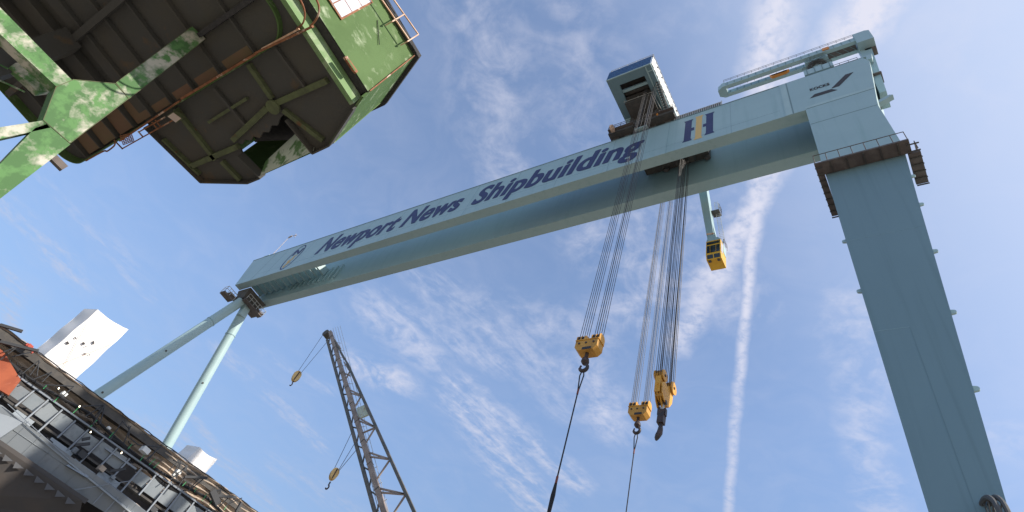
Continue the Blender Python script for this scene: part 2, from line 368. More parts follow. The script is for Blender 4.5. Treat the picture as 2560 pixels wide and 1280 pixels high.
# fixed leg: head plus tapering box leg
leg = MB()
yb = YF + 6.1
pts = [(-.76, ZB), (-.76, 46.9), (4.91, 46.9), (4.88, 49.0), (4.75, 54.7), (5.22, 58.1), (6.0, 64.4), (5.75, ZT), (-2.2, ZT), (-2.2, 58.0)]
pts = [(-2.6, ZT), (-2.6, 57.9), (-.76, 57.9), (-.76, 47.0), (4.91, 47.0), (4.75, 54.7), (5.98, 64.4), (5.6, ZT)]
leg.prism([(x, YF - .06, z) for x, z in pts], (0, .5, 0)); leg.build('leg_head', m_teal, gc)
MB().prism([(x, YF + .44, z) for x, z in pts[2:7] + [(5.6, ZT), (-.76, ZT)]], (0, yb - YF - .5, 0)).build('leg_head_body', m_teal, gc)
zt = 46.95; zb = 1.2
x0t, x1t = -.72, 4.86
x1b = 4.86 - (4.86 - 1.42) * (zt - zb) / (zt - 18.5)
x1b = max(x1b, .2)
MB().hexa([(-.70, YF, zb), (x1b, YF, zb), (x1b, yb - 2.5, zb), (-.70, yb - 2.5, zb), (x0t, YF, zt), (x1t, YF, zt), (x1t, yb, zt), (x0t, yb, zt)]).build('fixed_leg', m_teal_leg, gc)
# weld seams on the leg and head
def xr(z): return 4.86 - (4.86 - x1b) * (zt - z) / (zt - zb)
m = MB()
for z, k in ((54.68, .035), (58.02, .035)): m.box((-.72, YF - .075, z), ((4.74 if z < 55 else 5.2) - .02, YF - .05, z + k * 1.4))
m.box((-1.92, YF - .075, 57.95), (-1.80, YF - .05, ZT - .05)); m.build('plate_seam', m_seam, gc)
m = MB(); m.box((-2.5, YF - .072, 57.95), (-1.95, YF - .055, ZT - .05)); m.box((-.74, YF - .072, 58.1), (5.2, YF - .058, 58.55)); m.build('doubler_plate', m_pale, gc)
m = MB(); m.box((-.70, YF - .006, 28.6), (1.0, YF + .02, 28.64)); m.box((-.70, YF - .005, 36.9), (xr(36.9), YF + .02, 36.92)); m.build('plate_seam', m_legseam, gc)
m = MB(); m.beam((1.02, YF + .01, 28.6), (.85, YF + .01, 12), .035, .04, up=(0, 1, 0)); m.build('plate_seam', m_legseam2, gc)
# lifting lugs
for x, y, z, sx in ((4.9, 29.6, 43.0, 1), (0, 29.6, 39.5, 1), (0, 29.6, 34.6, 1), (0, 29.6, 29.5, 1), (-.7, 29, 37.2, -1), (-.7, 29, 32.2, -1), (0, 29, 24.5, 1)):
    xx = xr(z) if sx > 0 else -.71
    lm = MB(); n = 10
    pr = [(xx - .05 * sx, 27.75, z - .17)] + [(xx + sx * (.12 + .14 * math.sin(math.pi * i / n)), 27.75, z - .13 * math.cos(math.pi * i / n)) for i in range(n + 1)] + [(xx - .05 * sx, 27.75, z + .17)]
    lm.prism(pr, (0, .12, 0)); lm.build('lifting_lug', m_pale if sx > 0 else m_teal, gc)
# bracket on the leg head right side
m = MB(); m.prism([(5.0, YF - .02, 55.6), (5.9, YF - .02, 56.0), (6.15, YF - .02, 55.8), (5.8, YF - .02, 55.6), (5.4, YF - .02, 55.3), (4.9, YF - .02, 55.1)], (0, .5, 0)); m.build('side_bracket', m_teal, gc)
# leg head walkway (brown, ribbed underside) round three sides
pz = 45.6
wk = thing('x', 'x', 'x'); bpy.data.objects.remove(wk)
m = MB()
m.box((-1.28, YF - 1.2, pz + .08), (5.20, YF - .02, pz + .25))
m.box((-1.28, YF - .02, pz), (-.78, 31.6, pz + .25)); m.box((4.92, YF - .02, pz), (5.72, 30.4, pz + .25))
plat = m.build('leg_platform', m_brown, gc)
for i in range(9): MB().box((-1.31, 26.7 + i * .62, pz - .09), (-.80, 26.78 + i * .62, pz - .003)).build('bearer', m_dark, plat)
for i in range(7): MB().box((4.94, 26.7 + i * .62, pz - .09), (5.75, 26.78 + i * .62, pz - .003)).build('bearer', m_dark, plat)
for i in range(5): MB().box((-.2 + i * 1.15, YF - 1.1, pz - .04), (-.1 + i * 1.15, YF - .1, pz + .077)).build('bearer', m_dark, plat)
m = MB(); railing(m, [(-1.2, YF - 1.17, pz + .25), (5.15, YF - 1.17, pz + .25)], h=1.2, step=.95, r=.035, rails=(1.0,))
railing(m, [(5.65, YF - .2, pz + .25), (5.65, 30.3, pz + .25)], h=1.1, step=1.2, r=.04)
m.build('handrail', m_brown, plat)
m = MB(); m.box((-.80, YF - .09, 46.7), (4.95, YF - .065, 47.55)); m.build('joint_band', m_pale, gc)
# bogies under the leg
for i in range(4):
    b = MB(); b.box((-2.6 + i * 1.9, 28.2, .5), (-1.0 + i * 1.9, 29.4, 1.18)); b.build('bogie', m_dark, gc)
    b = MB(); [b.tube((-2.25 + i * 1.9 + k * .9, 28.4, .36), (-2.25 + i * 1.9 + k * .9, 29.2, .36), .35, 16) for k in (0, 1)]; b.build('wheel', m_brown, gc)

# pendulum leg: two tubes spreading from the far end
apex = Vector((-92.6, 30.3, 57.2))
ta = at(235, 995, 'x', -93.6); tb = at(415, 1118, 'x', -93.6)
tubes = []
for q in (ta, tb):
    p = at(597, 758, 'x', -92.4) if q is ta else at(619, 762, 'x', -92.4)
    d = (q - p); e = p + d * (p.z - 1.5) / (p.z - q.z)
    t = MB(); t.tube(p + (p - e).normalized() * .5, e, .80, 28); o = t.build('tubular_leg', m_pale, gc, smooth=True)
    t = MB()
    c1 = p.lerp(e, .10); c2 = p.lerp(e, .103); t.tube(c1, c2, .86, 28); t.build('flange_ring', m_teal, o)
    for k in (.25, .42):
        c = p.lerp(e, k); v = (CAMP - c).normalized(); n_ = (v - (e - p).normalized() * v.dot((e - p).normalized())).normalized()
        t = MB(); t.tube(c + n_ * .7, c + n_ * .86, .14, 10); t.build('inspection_cover', m_dark, o)
    b = MB(); b.box((e.x - 1.2, e.y - 3, .5), (e.x + 1.2, e.y + 3, 1.6)); b.build('bogie', m_dark, gc)
m = MB(); w = at(606, 786, 'x', -92.0); m.beam(w + Vector((0, -.2, .9)), w + Vector((0, 0, -.5)), 1.0, 1.2); m.build('gusset', m_pale, gc)
# hinge head with catwalks
m = MB(); m.hexa([(-93.6, 29.4, 56.2), (-91.4, 29.4, 56.2), (-91.4, 32.4, 56.2), (-93.6, 32.4, 56.2), (-94.2, 28.9, 58), (-90.6, 28.9, 58), (-90.6, 33.2, 58), (-94.2, 33.2, 58)]); m.build('hinge_head', m_dark, gc)
m = MB(); m.box((-94.0, 32.4, 56.4), (-90.8, 34.0, 56.65)); m.box((-94.8, 27.9, 56.4), (-93.6, 31, 56.6)); m.box((-94.0, 26.7, 55.1), (-92.7, 28.9, 55.4)); m.box((-91.5, 29.6, 55.8), (-90.4, 33.9, 56.0)); hp = m.build('hinge_platform', m_brown, gc)
m = MB(); railing(m, [(-94.0, 26.7, 55.4), (-92.7, 26.7, 55.4), (-92.7, 28.9, 55.4)], h=1.1, step=.9, r=.045)
railing(m, [(-90.4, 29.6, 56.0), (-90.4, 33.9, 56.0), (-91.5, 33.9, 56.0)], h=1.1, step=.9, r=.045)
railing(m, [(-94.8, 27.9, 56.6), (-94.8, 31, 56.6)], h=1.1, step=1.1, r=.045); m.build('handrail', m_silver, hp)
# rail-top fittings at the far end and anemometer mast
m = MB(); m.box((-97.2, 27.7, ZT + .12), (-96.0, 28.3, ZT + .55)); m.tube((-94.5, 27.8, ZT), (-94.5, 27.8, ZT + .9), .08); m.box((-94.0, 27.6, ZT + .11), (-92.4, 28.1, ZT + .5)); m.build('end_stop', m_pale, gc)
pb = at(688, 630, 'y', 28.6); ptp = at(722, 594, 'y', 28.6)
m = MB(); m.tube(pb - Vector((0, 0, 1.2)), ptp, .05, 6); m.tube(ptp, at(730, 590, 'y', 28.6), .16, 6); m.tube(at(730, 590, 'y', 28.6), at(742, 588, 'y', 28.6), .07, 6); m.tube(at(737, 593, 'y', 28.6), at(740, 585, 'y', 28.6), .07, 6); m.build('mast', m_peach2, gc)
# rail walkway fence on girder top right of the trolley
m = MB(); m.box((-14.6, 27.62, ZT + .11), (-8.9, 28.6, ZT + .22)); m.box((-14.6, 27.62, ZT + .22), (-8.9, 27.70, ZT + 1.05)); m.build('cable_tray', m_dark, gc)
m = MB(); [m.box((-14.55 + i * .22, 27.57, ZT + .24), (-14.47 + i * .22, 27.61, ZT + 1.0)) for i in range(26)]; m.tube((-14.6, 27.6, ZT + 1.08), (-8.8, 27.6, ZT + 1.08), .05); m.tube((-8.85, 27.6, ZT + .1), (-8.85, 27.6, ZT + 1.3), .06); m.build('tray_slats', m_silver, gc)
m = MB(); railing(m, [(-.2 + 2.9, 27.7, ZT + .1), (5.2, 27.7, ZT + .1)], h=.95, step=.8, r=.03); m.build('handrail', m_rail, gc)

# ---- lettering on the front girder
DG = None
def text_mesh(body, offset=0.0, shear=0.0):
    cu = bpy.data.curves.new('lettering', 'FONT'); cu.body = body; cu.size = 1.0; cu.offset = offset; cu.resolution_u = 6
    cu.fill_mode = 'BOTH'; cu.space_character = 1.06
    o = bpy.data.objects.new('tmp', cu); COL.objects.link(o); dg = bpy.context.evaluated_depsgraph_get()
    me = bpy.data.meshes.new_from_object(o.evaluated_get(dg))
    bpy.data.objects.remove(o); bpy.data.curves.remove(cu)
    vs = [Vector((v.co.x + shear * v.co.y, v.co.y, 0)) for v in me.vertices]; fs = [tuple(p.vertices) for p in me.polygons]
    bpy.data.meshes.remove(me); return vs, fs
def put_text(body, x0, x1, zbase, zcap, y, m_, name, offset=.022, shear=.20, bold=0.0, cap=None, parent=None):
    vs, fs = text_mesh(body, offset, shear)
    capv, _ = text_mesh(body[0], offset, shear)
    ch = max(v.y for v in capv); cb = min(v.y for v in capv)
    a = min(v.x for v in vs); b = max(v.x for v in vs)
    m = MB()
    for kk, (ox, oz) in enumerate(((-.5, 0), (.5, 0), (0, -.35), (0, .35), (0, 0)) if bold else ((0, 0),)):
        m.add([(x0 + bold + (v.x - a) / (b - a) * (x1 - x0 - 2 * bold) + ox * 2 * bold, y - .003 * kk, zbase + (v.y - cb) / (ch - cb) * (zcap - zbase) + oz * bold) for v in vs], fs)
    return m.build(name, m_, parent or gc)
YT = YF - .02
put_text('Newport', -74.8, -57.1, 60.15, 64.5, YT, m_navy, 'lettering', bold=.11)
put_text('News', -56.15, -45.0, 60.25, 64.6, YT, m_navy, 'lettering', bold=.11)
put_text('Shipbuilding', -42.9, -17.95, 60.1, 64.55, YT, m_navy, 'lettering', bold=.11)
put_text('KOCKS', .12, 1.95, 61.75, 62.33, YF - .08, m_black, 'lettering', offset=.02, bold=.02, shear=0)
def flat(pts, y, name, m_, t=.008):
    m = MB(); m.prism([(x, y, z) for x, z in pts], (0, t, 0)); return m.build(name, m_, gc)
flat([(1.94, 60.82), (3.55, 62.99), (4.29, 62.99), (2.65, 60.81)], YF - .08, 'arrow_mark', m_black)
flat([(-.11, 60.1), (.42, 60.75), (1.92, 60.71), (2.40, 60.08)], YF - .08, 'arrow_mark', m_black)
# double-H monogram: two navy stems with a gold stem between
def serif_stem(xc, wt, z0, z1, fl):
    h = z1 - z0; w = wt / 2
    return [(xc - w - fl, z0), (xc - w, z0 + .45), (xc - w, z1 - .45), (xc - w - fl, z1), (xc + w + fl, z1), (xc + w, z1 - .45), (xc + w, z0 + .45), (xc + w + fl, z0)]
flat(serif_stem(-12.65, .78, 59.2, 64.45, .16), YT, 'monogram_stem', m_navy)
flat([(-12.27, 61.5), (-12.27, 62.2), (-11.93, 62.2), (-11.93, 61.5)], YT, 'monogram_bar', m_navy)
flat(serif_stem(-11.42, .70, 59.0, 64.75, .14), YT, 'monogram_stem', m_gold)
flat(serif_stem(-10.2, .78, 59.35, 64.6, .16), YT, 'monogram_stem', m_navy)
flat([(-10.94, 61.5), (-10.94, 62.2), (-10.58, 62.2), (-10.58, 61.5)], YT, 'monogram_bar', m_navy)
# oval emblem
m = MB(); n = 48; cx, cz = -81.45, 61.78
for i in range(n):
    a, b = 2 * math.pi * i / n, 2 * math.pi * (i + 1) / n
    P_ = lambda t, k: (cx + 1.62 * k * math.cos(t), YT, cz + (3.35 - 1.62 * (1 - k)) * math.sin(t))
    m.add([P_(a, 1), P_(b, 1), P_(b, .84), P_(a, .84)], [(0, 1, 2, 3)])
m.build('emblem_ring', m_navy, gc)
put_text('N', -82.5, -80.5, 62.4, 64.0, YT, m_navy, 'emblem_letter', shear=0, bold=.08)
m = MB()
for dx, dz, r in ((-.4, 61.0, .26), (.25, 61.3, .3), (0, 60.3, .34), (-.35, 59.7, .2), (.4, 60.4, .18), (.1, 62.1, .2), (.5, 62.3, .15), (-.1, 59.4, .2)):
    m.add([(cx + dx + r * math.cos(i * math.pi / 4) * 1.05, YT - .002, dz - .2 + r * 1.7 * math.sin(i * math.pi / 4)) for i in range(8)], [tuple(range(8))])
m.build('emblem_figure', m_gold, gc)

# ================================================================== UPPER TROLLEY
ut = thing('upper_trolley', 'tall trolley house with blue front band, on top of the gantry girders', 'crane trolley', (-18.3, 29.5, ZT))
hx0, hx1, hy0, hy1, hz0, hz1 = -21.3, -15.35, 21.2, 37.0, 70.0, 72.65
# hollow floor: a ring frame round the hoist opening
m = MB(); m.box((hx0, hy0, hz0), (hx1, 22.3, hz0 + .35)); m.box((hx0, 22.3, hz0), (-20.0, 33, hz0 + .35)); m.box((-16.6, 22.3, hz0), (hx1 , 33, hz0 + .35)); m.build('floor_frame', m_teal_leg, ut)  # darker leg teal puts the shade under the house into the colour
m = MB(); m.box((hx0 - .01, hy0 - .12, hz0 - .02), (hx1 + .01, hy0 - .005, hz0 + .22)); m.build('front_sill', m_pale, ut)
m = MB(); nn = 60
for i in range(nn):
    x = hx0 + (hx1 - hx0) * i / nn; d = (hx1 - hx0) / nn
    m.box((x, hy0 - .10 - (.05 if i % 2 else 0), hz0 + .23), (x + d - .002, hy0, hz1))
m.build('front_cladding', m_blue, ut)
m = MB(); m.box((hx0 + .02, 22.8, hz0 + .4), (hx0 + .12, hy1, hz1)); m.build('side_wall', m_white, ut)
m = MB(); nn = 44
for i in range(nn):
    y = hy0 + (hy1 - hy0) * i / nn; d = (hy1 - hy0) / nn
    m.box((hx1, y, hz0 + .35), (hx1 + .1 + (.05 if i % 2 else 0), y + d - .002, hz1))
sw = m.build('side_wall', m_white, ut)
m = MB()
for y in (22.4, 23.9, 28.9, 31.2, 32.1, 34.2): m.box((hx1 + .13, y, hz0 + 1.9), (hx1 + .22, y + .22, hz0 + 2.1))
m.build('vent', m_black, sw)
m = MB(); m.box((hx0 + .0, hy0 - .1, hz1 + .003), (hx1 + .12, hy1, hz1 + .18)); m.build('roof', m_rail, ut)
m = MB(); railing(m, [(hx0 + .1, hy1 - 2, hz1 + .2), (hx0 + .1, hy0 + .05, hz1 + .2), (hx1, hy0 + .05, hz1 + .2), (hx1, hy1 - 2, hz1 + .2)], h=.9, step=1.1, r=.03); m.build('roof_railing', m_silver, ut)
m = MB(); m.box((hx0 + .2, 22.3, hz1 - .5), (hx1 - .1, hy1 - .1, hz1 - .2)); m.build('ceiling', m_dark, ut)
for i, y in enumerate((23.2, 24.4, 25.6)):
    MB().box((-20.0, y, hz0 + .2), (-16.6, y + .35, hz0 + .65 + .1 * i)).build('cross_beam', m_teal if i != 1 else m_dark, ut)
MB().box((-20.0, 26.3, hz0 - .02), (-16.6, 26.6, hz0 + .3)).build('cross_beam', m_teal_leg, ut)
m = MB(); m.box((-20.4, 27.0, 67.3), (-16.4, 36.5, 70.4)); m.box((-20.1, 24.6, 69.0), (-16.5, 27.0, 69.5)); m.build('machinery', m_dark, ut)
m = MB(); railing(m, [(-20.2, 24.5, 69.4), (-16.45, 24.5, 69.4), (-16.2, 27.0, 69.2)], h=.5, step=2.5, r=.035, rails=(.2,)); m.build('bay_rail', m_silver, ut)
for i in range(3): MB().tube((-20.0 + i * .1, 24.0 + i * .9, 71.0), (-16.7, 24.0 + i * .9, 71.0), .38, 20).build('rope_drum', m_dark, ut, smooth=True)
# outriggers: brackets beside the bay on the right (bay windows)
for i, y in enumerate((21.9, 24.0, 26.2, 28.0)):
    MB().box((-16.0, y, hz0 - .05), (hx1 + .02, y + .12, hz0 + .0)).build('floor_rib', m_pale, ut)
MB().box((-16.12, 21.3, hz0 - .09), (-15.98, 29.3, hz0 - .003)).build('floor_flange', m_pale, ut)
# support walls on the two girders
m = MB(); m.hexa([(-20.5, 27.5, 66.5), (-19.8, 27.5, 66.5), (-19.8, 28.6, 66.5), (-20.5, 28.6, 66.5), (-21.25, 27.0, 70), (-20.0, 27.0, 70), (-20.0, 29.2, 70), (-21.25, 29.2, 70)]); m.build('support_leg', m_teal, ut)
for a, b in (((-16.9, 27.8, 66.6), (-17.4, 27.8, 69.0)), ((-16.2, 27.8, 66.6), (-15.6, 27.8, 68.9)), ((-15.4, 27.8, 66.6), (-16.3, 27.8, 68.9)), ((-14.9, 27.8, 66.6), (-14.9, 27.8, 70.0))):
    MB().beam(a, b, .25, .25).build('support_strut', m_white, ut)
MB().box((-17.6, 27.5, 68.9), (-14.7, 28.6, 69.25)).build('landing', m_pale, ut)
m = MB(); railing(m, [(-17.6, 27.5, 69.25), (-14.7, 27.5, 69.25)], h=.9, step=.9, r=.03); m.build('landing_railing', m_silver, ut)
# stair on the right side
m = MB(); m.beam((-15.6, 26.9, 68.2), (-15.6, 23.6, 69.7), .05, .15); m.beam((-15.15, 26.9, 68.2), (-15.15, 23.6, 69.7), .05, .15)
for i in range(12): p = Vector((-15.58, 26.9, 68.2)).lerp(Vector((-15.58, 23.6, 69.7)), i / 11); m.box((p.x, p.y - .07, p.z - .02), (p.x + .42, p.y + .07, p.z + .02))
railing(m, [(-15.15, 26.9, 68.2), (-15.15, 23.6, 69.6)], h=-.7, step=.5, r=.025); m.build('stair', m_rail, ut)
# trolley trucks on the front rail: dark, with overhang and wheels
m = MB(); m.box((-22.95, 26.75, 66.35), (-19.6, 28.9, 67.0)); m.box((-17.9, 26.6, 66.4), (-14.35, 28.9, 67.1)); tr = m.build('truck_frame', m_dark, ut)
m = MB(); m.box((-22.95, 26.4, 66.9), (-19.5, 27.0, 67.05)); m.box((-17.95, 26.3, 67.0), (-14.3, 27.0, 67.15)); m.build('truck_walkway', m_brown, ut)
for x in (-22.2, -20.6, -17.2, -15.3): MB().tube((x, 27.55, 66.13), (x, 28.3, 66.13), .42, 20).build('wheel', m_dark, tr, smooth=True)
m = MB(); m.box((-19.6, 27.3, 66.4), (-17.9, 27.7, 66.75)); m.build('tie_beam', m_pale, ut)
m = MB(); railing(m, [(-22.9, 28.7, 67.05), (-22.9, 26.45, 67.05), (-19.6, 26.45, 67.05)], h=1.0, step=.8, r=.035); railing(m, [(-17.9, 26.35, 67.15), (-14.4, 26.35, 67.15)], h=.8, step=.7, r=.03); m.build('truck_railing', m_rail, ut)
MB().box((-22.9, 32, 66.2), (-14.4, 33.6, 67.0)).build('rear_truck', m_dark, ut)
m = MB(); m.tube((-22.25, 26.15, 66.35), (-21.95, 26.15, 66.35), .52, 20); m.tube((-22.35, 26.15, 66.35), (-21.85, 26.15, 66.35), .2, 12); m.build('cable_reel', m_peach, ut, smooth=True)
MB().box((-16.3, 26.25, 66.25), (-16.1, 26.4, 66.5)).build('lamp', m_orange, ut)
MB().box((-20.9, 34.5, 67.0), (-15.5, 36.8, 70.0)).build('rear_support', m_teal, ut)

# ================================================================== LOWER TROLLEY + OPERATOR CAB
lt = thing('lower_trolley', 'dark lower trolley running between the two girders above the big single hook', 'crane trolley', (-14.3, 30.4, 58.6))
m = MB(); m.box((-19.4, 29.05, 62.4), (-11.6, 31.9, 64.4)); m.build('frame', m_dark, lt)  # frame lengthened to darken the gap between the girders
for y in (29.0, 31.5):
    for x in (-16.8, -11.9): MB().tube((x, y, 62.2), (x, y + .4, 62.2), .35, 16).build('wheel', m_brown, lt, smooth=True)
for x in (-15.3, -13.6): MB().tube((x, 29.3, 62.3), (x, 31.6, 62.3), .5, 20).build('sheave', m_dark, lt, smooth=True)
oc = thing('operator_cab', 'yellow operator cab with dark windows hanging on a long teal arm below the rear girder', 'crane cab', (-12.2, 35.4, 45))
k = 34.7 / 33.6
def sc(x, z): return (x * k, 1.7 + (z - 1.7) * k)
def qd(pts4, y0, y1, name, m_, par):
    return MB().prism([(sc(x, z)[0], y0, sc(x, z)[1]) for x, z in pts4], (0, y1 - y0, 0)).build(name, m_, par)
arm = qd([(-13.7, 60), (-12.78, 60), (-11.82, 49.83), (-12.50, 49.9)], 34.75, 35.9, 'arm', m_teal, oc)
qd([(-12.52, 50.12), (-11.80, 50.0), (-11.76, 49.78), (-12.50, 49.85)], 34.70, 34.74, 'arm_band', m_peach, oc)
MB().prism([(sc(-12.72, 58)[0] + .03, 35.0, 58.5), (sc(-11.8, 49.8)[0] + .012, 35.0, 51.9), (sc(-11.8, 49.8)[0] + .012, 35.7, 51.9), (sc(-12.72, 58)[0] + .03, 35.7, 58.5)], (.01, 0, 0)).build('arm_plate', m_pale, arm)
MB().hexa([(-12.87, 34.6, 50.12), (-11.44, 34.6, 50.12), (-11.44, 36.15, 50.12), (-12.87, 36.15, 50.12), (-12.80, 34.7, 50.7), (-11.75, 34.7, 50.7), (-11.55, 36.1, 50.7), (-12.80, 36.1, 50.7)]).build('cab_hood', m_teal, oc)
MB().hexa([(-12.80, 34.7, 50.7), (-11.9, 34.7, 50.7), (-11.8, 35.9, 50.7), (-12.80, 35.9, 50.7), (sc(-12.5, 0)[0], 34.76, sc(0, 49.9)[1]), (sc(-11.84, 0)[0], 34.76, sc(0, 49.9)[1]), (sc(-11.84, 0)[0], 35.85, sc(0, 49.9)[1]), (sc(-12.5, 0)[0], 35.85, sc(0, 49.9)[1])]).build('arm_foot', m_teal, oc)
ca0, ca1 = -12.87, -11.44
cz0, czm, cz1 = 47.40, 47.98, 50.1
body = MB()
pr = [(34.78, cz0), (34.58, czm), (34.58, cz1), (36.15, cz1), (36.15, cz0)]
body.prism([(ca0, y, z) for y, z in pr], (ca1 - ca0, 0, 0)); cb = body.build('cab_body', m_cab, oc)
m = MB()
for a, b, z0, z1 in ((.06, .27, .10, .62), (.31, .67, .10, .62), (.71, .94, .10, .62), (.05, .95, .72, .90)):
    m.box((ca0 + (ca1 - ca0) * a, 34.545, czm + (cz1 - czm) * z0), (ca0 + (ca1 - ca0) * b, 34.57, czm + (cz1 - czm) * z1))
m.build('window', m_glass, cb)
m = MB()
for a, b in ((.07, .47), (.53, .93)):
    p = lambda u, t: (ca0 + (ca1 - ca0) * u, 34.575 + (.20 * t) - .012, czm + (cz0 - czm) * t)
    m.add([p(a, .12), p(b, .12), p(b, .85), p(a, .85)], [(0, 1, 2, 3)])
m.build('lower_window', m_glass, cb)
m = MB(); m.box((ca1 + .004, 34.72, czm + .35), (ca1 + .03, 35.15, cz1 - .35)); m.build('side_window', m_pane, cb)
m = MB(); m.box((ca1 + .006, 35.3, cz0 + 1.5), (ca1 + .03, 36.12, cz1 + .1)); m.build('side_panel', m_pale, cb)
m = MB(); m.box((ca0 + .15, 34.85, cz0 - .12), (ca0 + .42, 35.05, cz0 - .005)); m.box((ca1 - .42, 34.85, cz0 - .12), (ca1 - .15, 35.05, cz0 - .005)); m.build('floodlight', m_dark, cb)
m = MB(); railing(m, [(ca1 - .3, 35.95, cz1 + .1), (ca1 + .1, 35.3, cz1 + .1), (ca1 + .1, 36.3, cz1 + .1)], h=.8, step=.4, r=.02); m.build('cab_landing', m_rail, oc)
m = MB(); lx = sc(-12.2, 0)[0]
for dx in (.35, .75): m.tube((sc(-12.5, 57)[0] + dx, 35.9, 59), (sc(-11.8, 49.8)[0] + dx, 35.9, 51.4), .025, 5)
for i in range(26):
    p = Vector((sc(-12.5, 57)[0], 35.9, 59)).lerp(Vector((sc(-11.8, 49.8)[0], 35.9, 51.4)), i / 25); m.tube(p + Vector((.35, 0, 0)), p + Vector((.75, 0, 0)), .02, 4)
m.build('ladder', m_silver, oc)
m = MB(); m.box((sc(-12.4, 0)[0] + .1, 35.4, 56.6), (sc(-12.4, 0)[0] + .95, 36.3, 56.75)); railing(m, [(sc(-12.4, 0)[0] + .95, 35.4, 56.75), (sc(-12.4, 0)[0] + .95, 36.3, 56.75), (sc(-12.4, 0)[0] + .2, 36.3, 56.75)], h=1.1, step=.45, r=.025); m.build('ladder_landing', m_rail, oc)

# ================================================================== HOOK BLOCKS
def sheave_block(cx, cy, cz, ztop, name, label, rope_top):
    """four-fall block: two sheave stacks on a cross beam; cz = top of the sheaves"""
    t = thing(name, label, 'hook block', (cx, cy, cz - 2), 'yellow twin-stack hook blocks under the upper trolley')
    w = .80
    m = MB()
    m.prism([(cx - w, cy - .25, cz - .55), (cx + w, cy - .25, cz - .55), (cx + w, cy - .25, cz - 1.15), (cx + w - .25, cy - .25, cz - 1.42), (cx - w + .25, cy - .25, cz - 1.42), (cx - w, cy - .25, cz - 1.15)], (0, .8, 0))
    body = m.build('cross_beam', m_yellow_dirty, t)
    MB().box((cx - w - .03, cy - .29, cz - .60), (cx + w + .03, cy + .58, cz - .545)).build('flange', m_yellow, body)
    for dx in (-.52, -.02, .52): MB().tube((cx + dx, cy - .29, cz - .85), (cx + dx, cy - .255, cz - .85), .075, 10).build('bolt_cap', m_hook, body)
    MB().box((cx - .22, cy - .27, cz - 1.42), (cx + .42, cy - .254, cz - 1.22)).build('grease_patch', m_hook, body)
    for s in (-1, 1):
        c = cx + s * .54
        for j in range(4):
            MB().tube((c - .24 + j * .14, cy + .15, cz - .32), (c - .17 + j * .14, cy + .15, cz - .32), .33, 18).build('sheave', m_hook, t, smooth=True)
        m = MB()
        for j in (0, 2, 4): m.prism([(c - .28 + j * .14, cy - .22, cz - .6), (c - .28 + j * .14, cy - .22, cz - .2), (c - .28 + j * .14, cy - .05, cz - .0), (c - .28 + j * .14, cy + .34, cz - .0), (c - .28 + j * .14, cy + .5, cz - .2), (c - .28 + j * .14, cy + .5, cz - .6)], (.05, 0, 0))
        m.build('cheek_plate', m_yellow, t)
        for j in range(7):
            x = c - .24 + j * .085; yy = cy - .08 if j % 2 else cy + .28
            MB().tube((x, yy, cz - .3), (x + random.uniform(-.05, .05), yy + random.uniform(-.05, .05), 70.3), .021, 5).build('hoist_rope', m_rope, t)
    hy = cy + .12
    m = MB(); m.tube((cx, hy, cz - 1.42), (cx, hy, cz - 1.85), .12, 14); m.build('shank', m_hook, t, smooth=True)
    m = MB(); m.path([(cx, hy, cz - 1.75), (cx, hy, cz - 1.95), (cx, hy, cz - 2.15), (cx, hy, cz - 2.32)], [.13, .24, .27, .15], 12)
    n = 16; pts = []; rr = []
    for i in range(n + 1):
        a = rad(80) - rad(300) * i / n
        pts.append((cx + .26 * math.cos(a), hy, cz - 2.58 + .26 * math.sin(a))); rr.append(.085 + .04 * math.sin(math.pi * i / n) if i < n - 2 else .06)
    m.path(pts, rr, 10); m.build('hook', m_hook, t, smooth=True)
    return Vector((cx, hy, cz - 2.86))
h1 = sheave_block(-16.55, 24.1, 28.0, 70, 'hook_block', 'greasy yellow twin-stack hook block hanging highest and leftmost in front of the girders', -16.5)
h2 = sheave_block(-18.80, 36.5, 32.95, 70, 'hook_block', 'yellow twin-stack hook block hanging beside the big curved single hook', -18.8)

# big ram-type block: two-wheeled frame, hung diagonal in Y
bb = thing('main_hook_block', 'large yellow rounded hook block with long black hook, nearest the operator cab side', 'hook block', (-14, 30.4, 25))
bx = -14.05
def tb(x0, x1, y, z, r_, nm, mm): return MB().tube((x0, y, z), (x1, y, z), r_, 26).build(nm, mm, bb, smooth=True)
for (y, z, xa, xb, rr_) in ((29.95, 29.35, -14.45, -13.78, .42), (31.12, 29.22, -14.22, -13.58, .46)):
    tb(xa, xa + .07, y, z, rr_, 'sheave_guard', m_yellow); tb(xb - .07, xb, y, z, rr_, 'sheave_guard', m_yellow)
    for j in range(4): tb(xa + .10 + j * .13, xa + .16 + j * .13, y, z, rr_ * .93, 'sheave', m_yellow_dirty)
    tb(xa - .05, xb + .05, y, z, .09, 'axle', m_hook)
    for j in range(8):
        x = xa + .1 + j * .062; yy = y - rr_ * .9 if j % 2 else y + rr_ * .9
        MB().tube((x, yy, z), (x + random.uniform(-.25, .12), yy + random.uniform(-.12, .12), 62.5), .026, 5).build('hoist_rope', m_rope, bb)
m = MB()
for x in (-14.32, -13.98): m.prism([(x, y, z) for y, z in ((29.62, 29.35), (29.62, 28.2), (29.7, 27.75), (29.95, 27.3), (30.3, 27.0), (30.6, 27.2), (30.5, 28.2), (30.3, 29.35))], (.06, 0, 0))
m.box((-14.32, 29.60, 27.8), (-13.92, 29.68, 29.1)); m.build('front_frame', m_yellow, bb)
m = MB()
for x in (-13.80, -14.15): m.prism([(x, y, z) for y, z in ((29.5, 28.4), (29.96, 28.85), (30.35, 28.75), (30.7, 29.1), (31.4, 29.1), (31.3, 28.09), (30.95, 27.55), (30.54, 27.33), (29.98, 27.40), (29.64, 27.68))], (.07, 0, 0))
m.build('side_plate', m_yellow, bb)
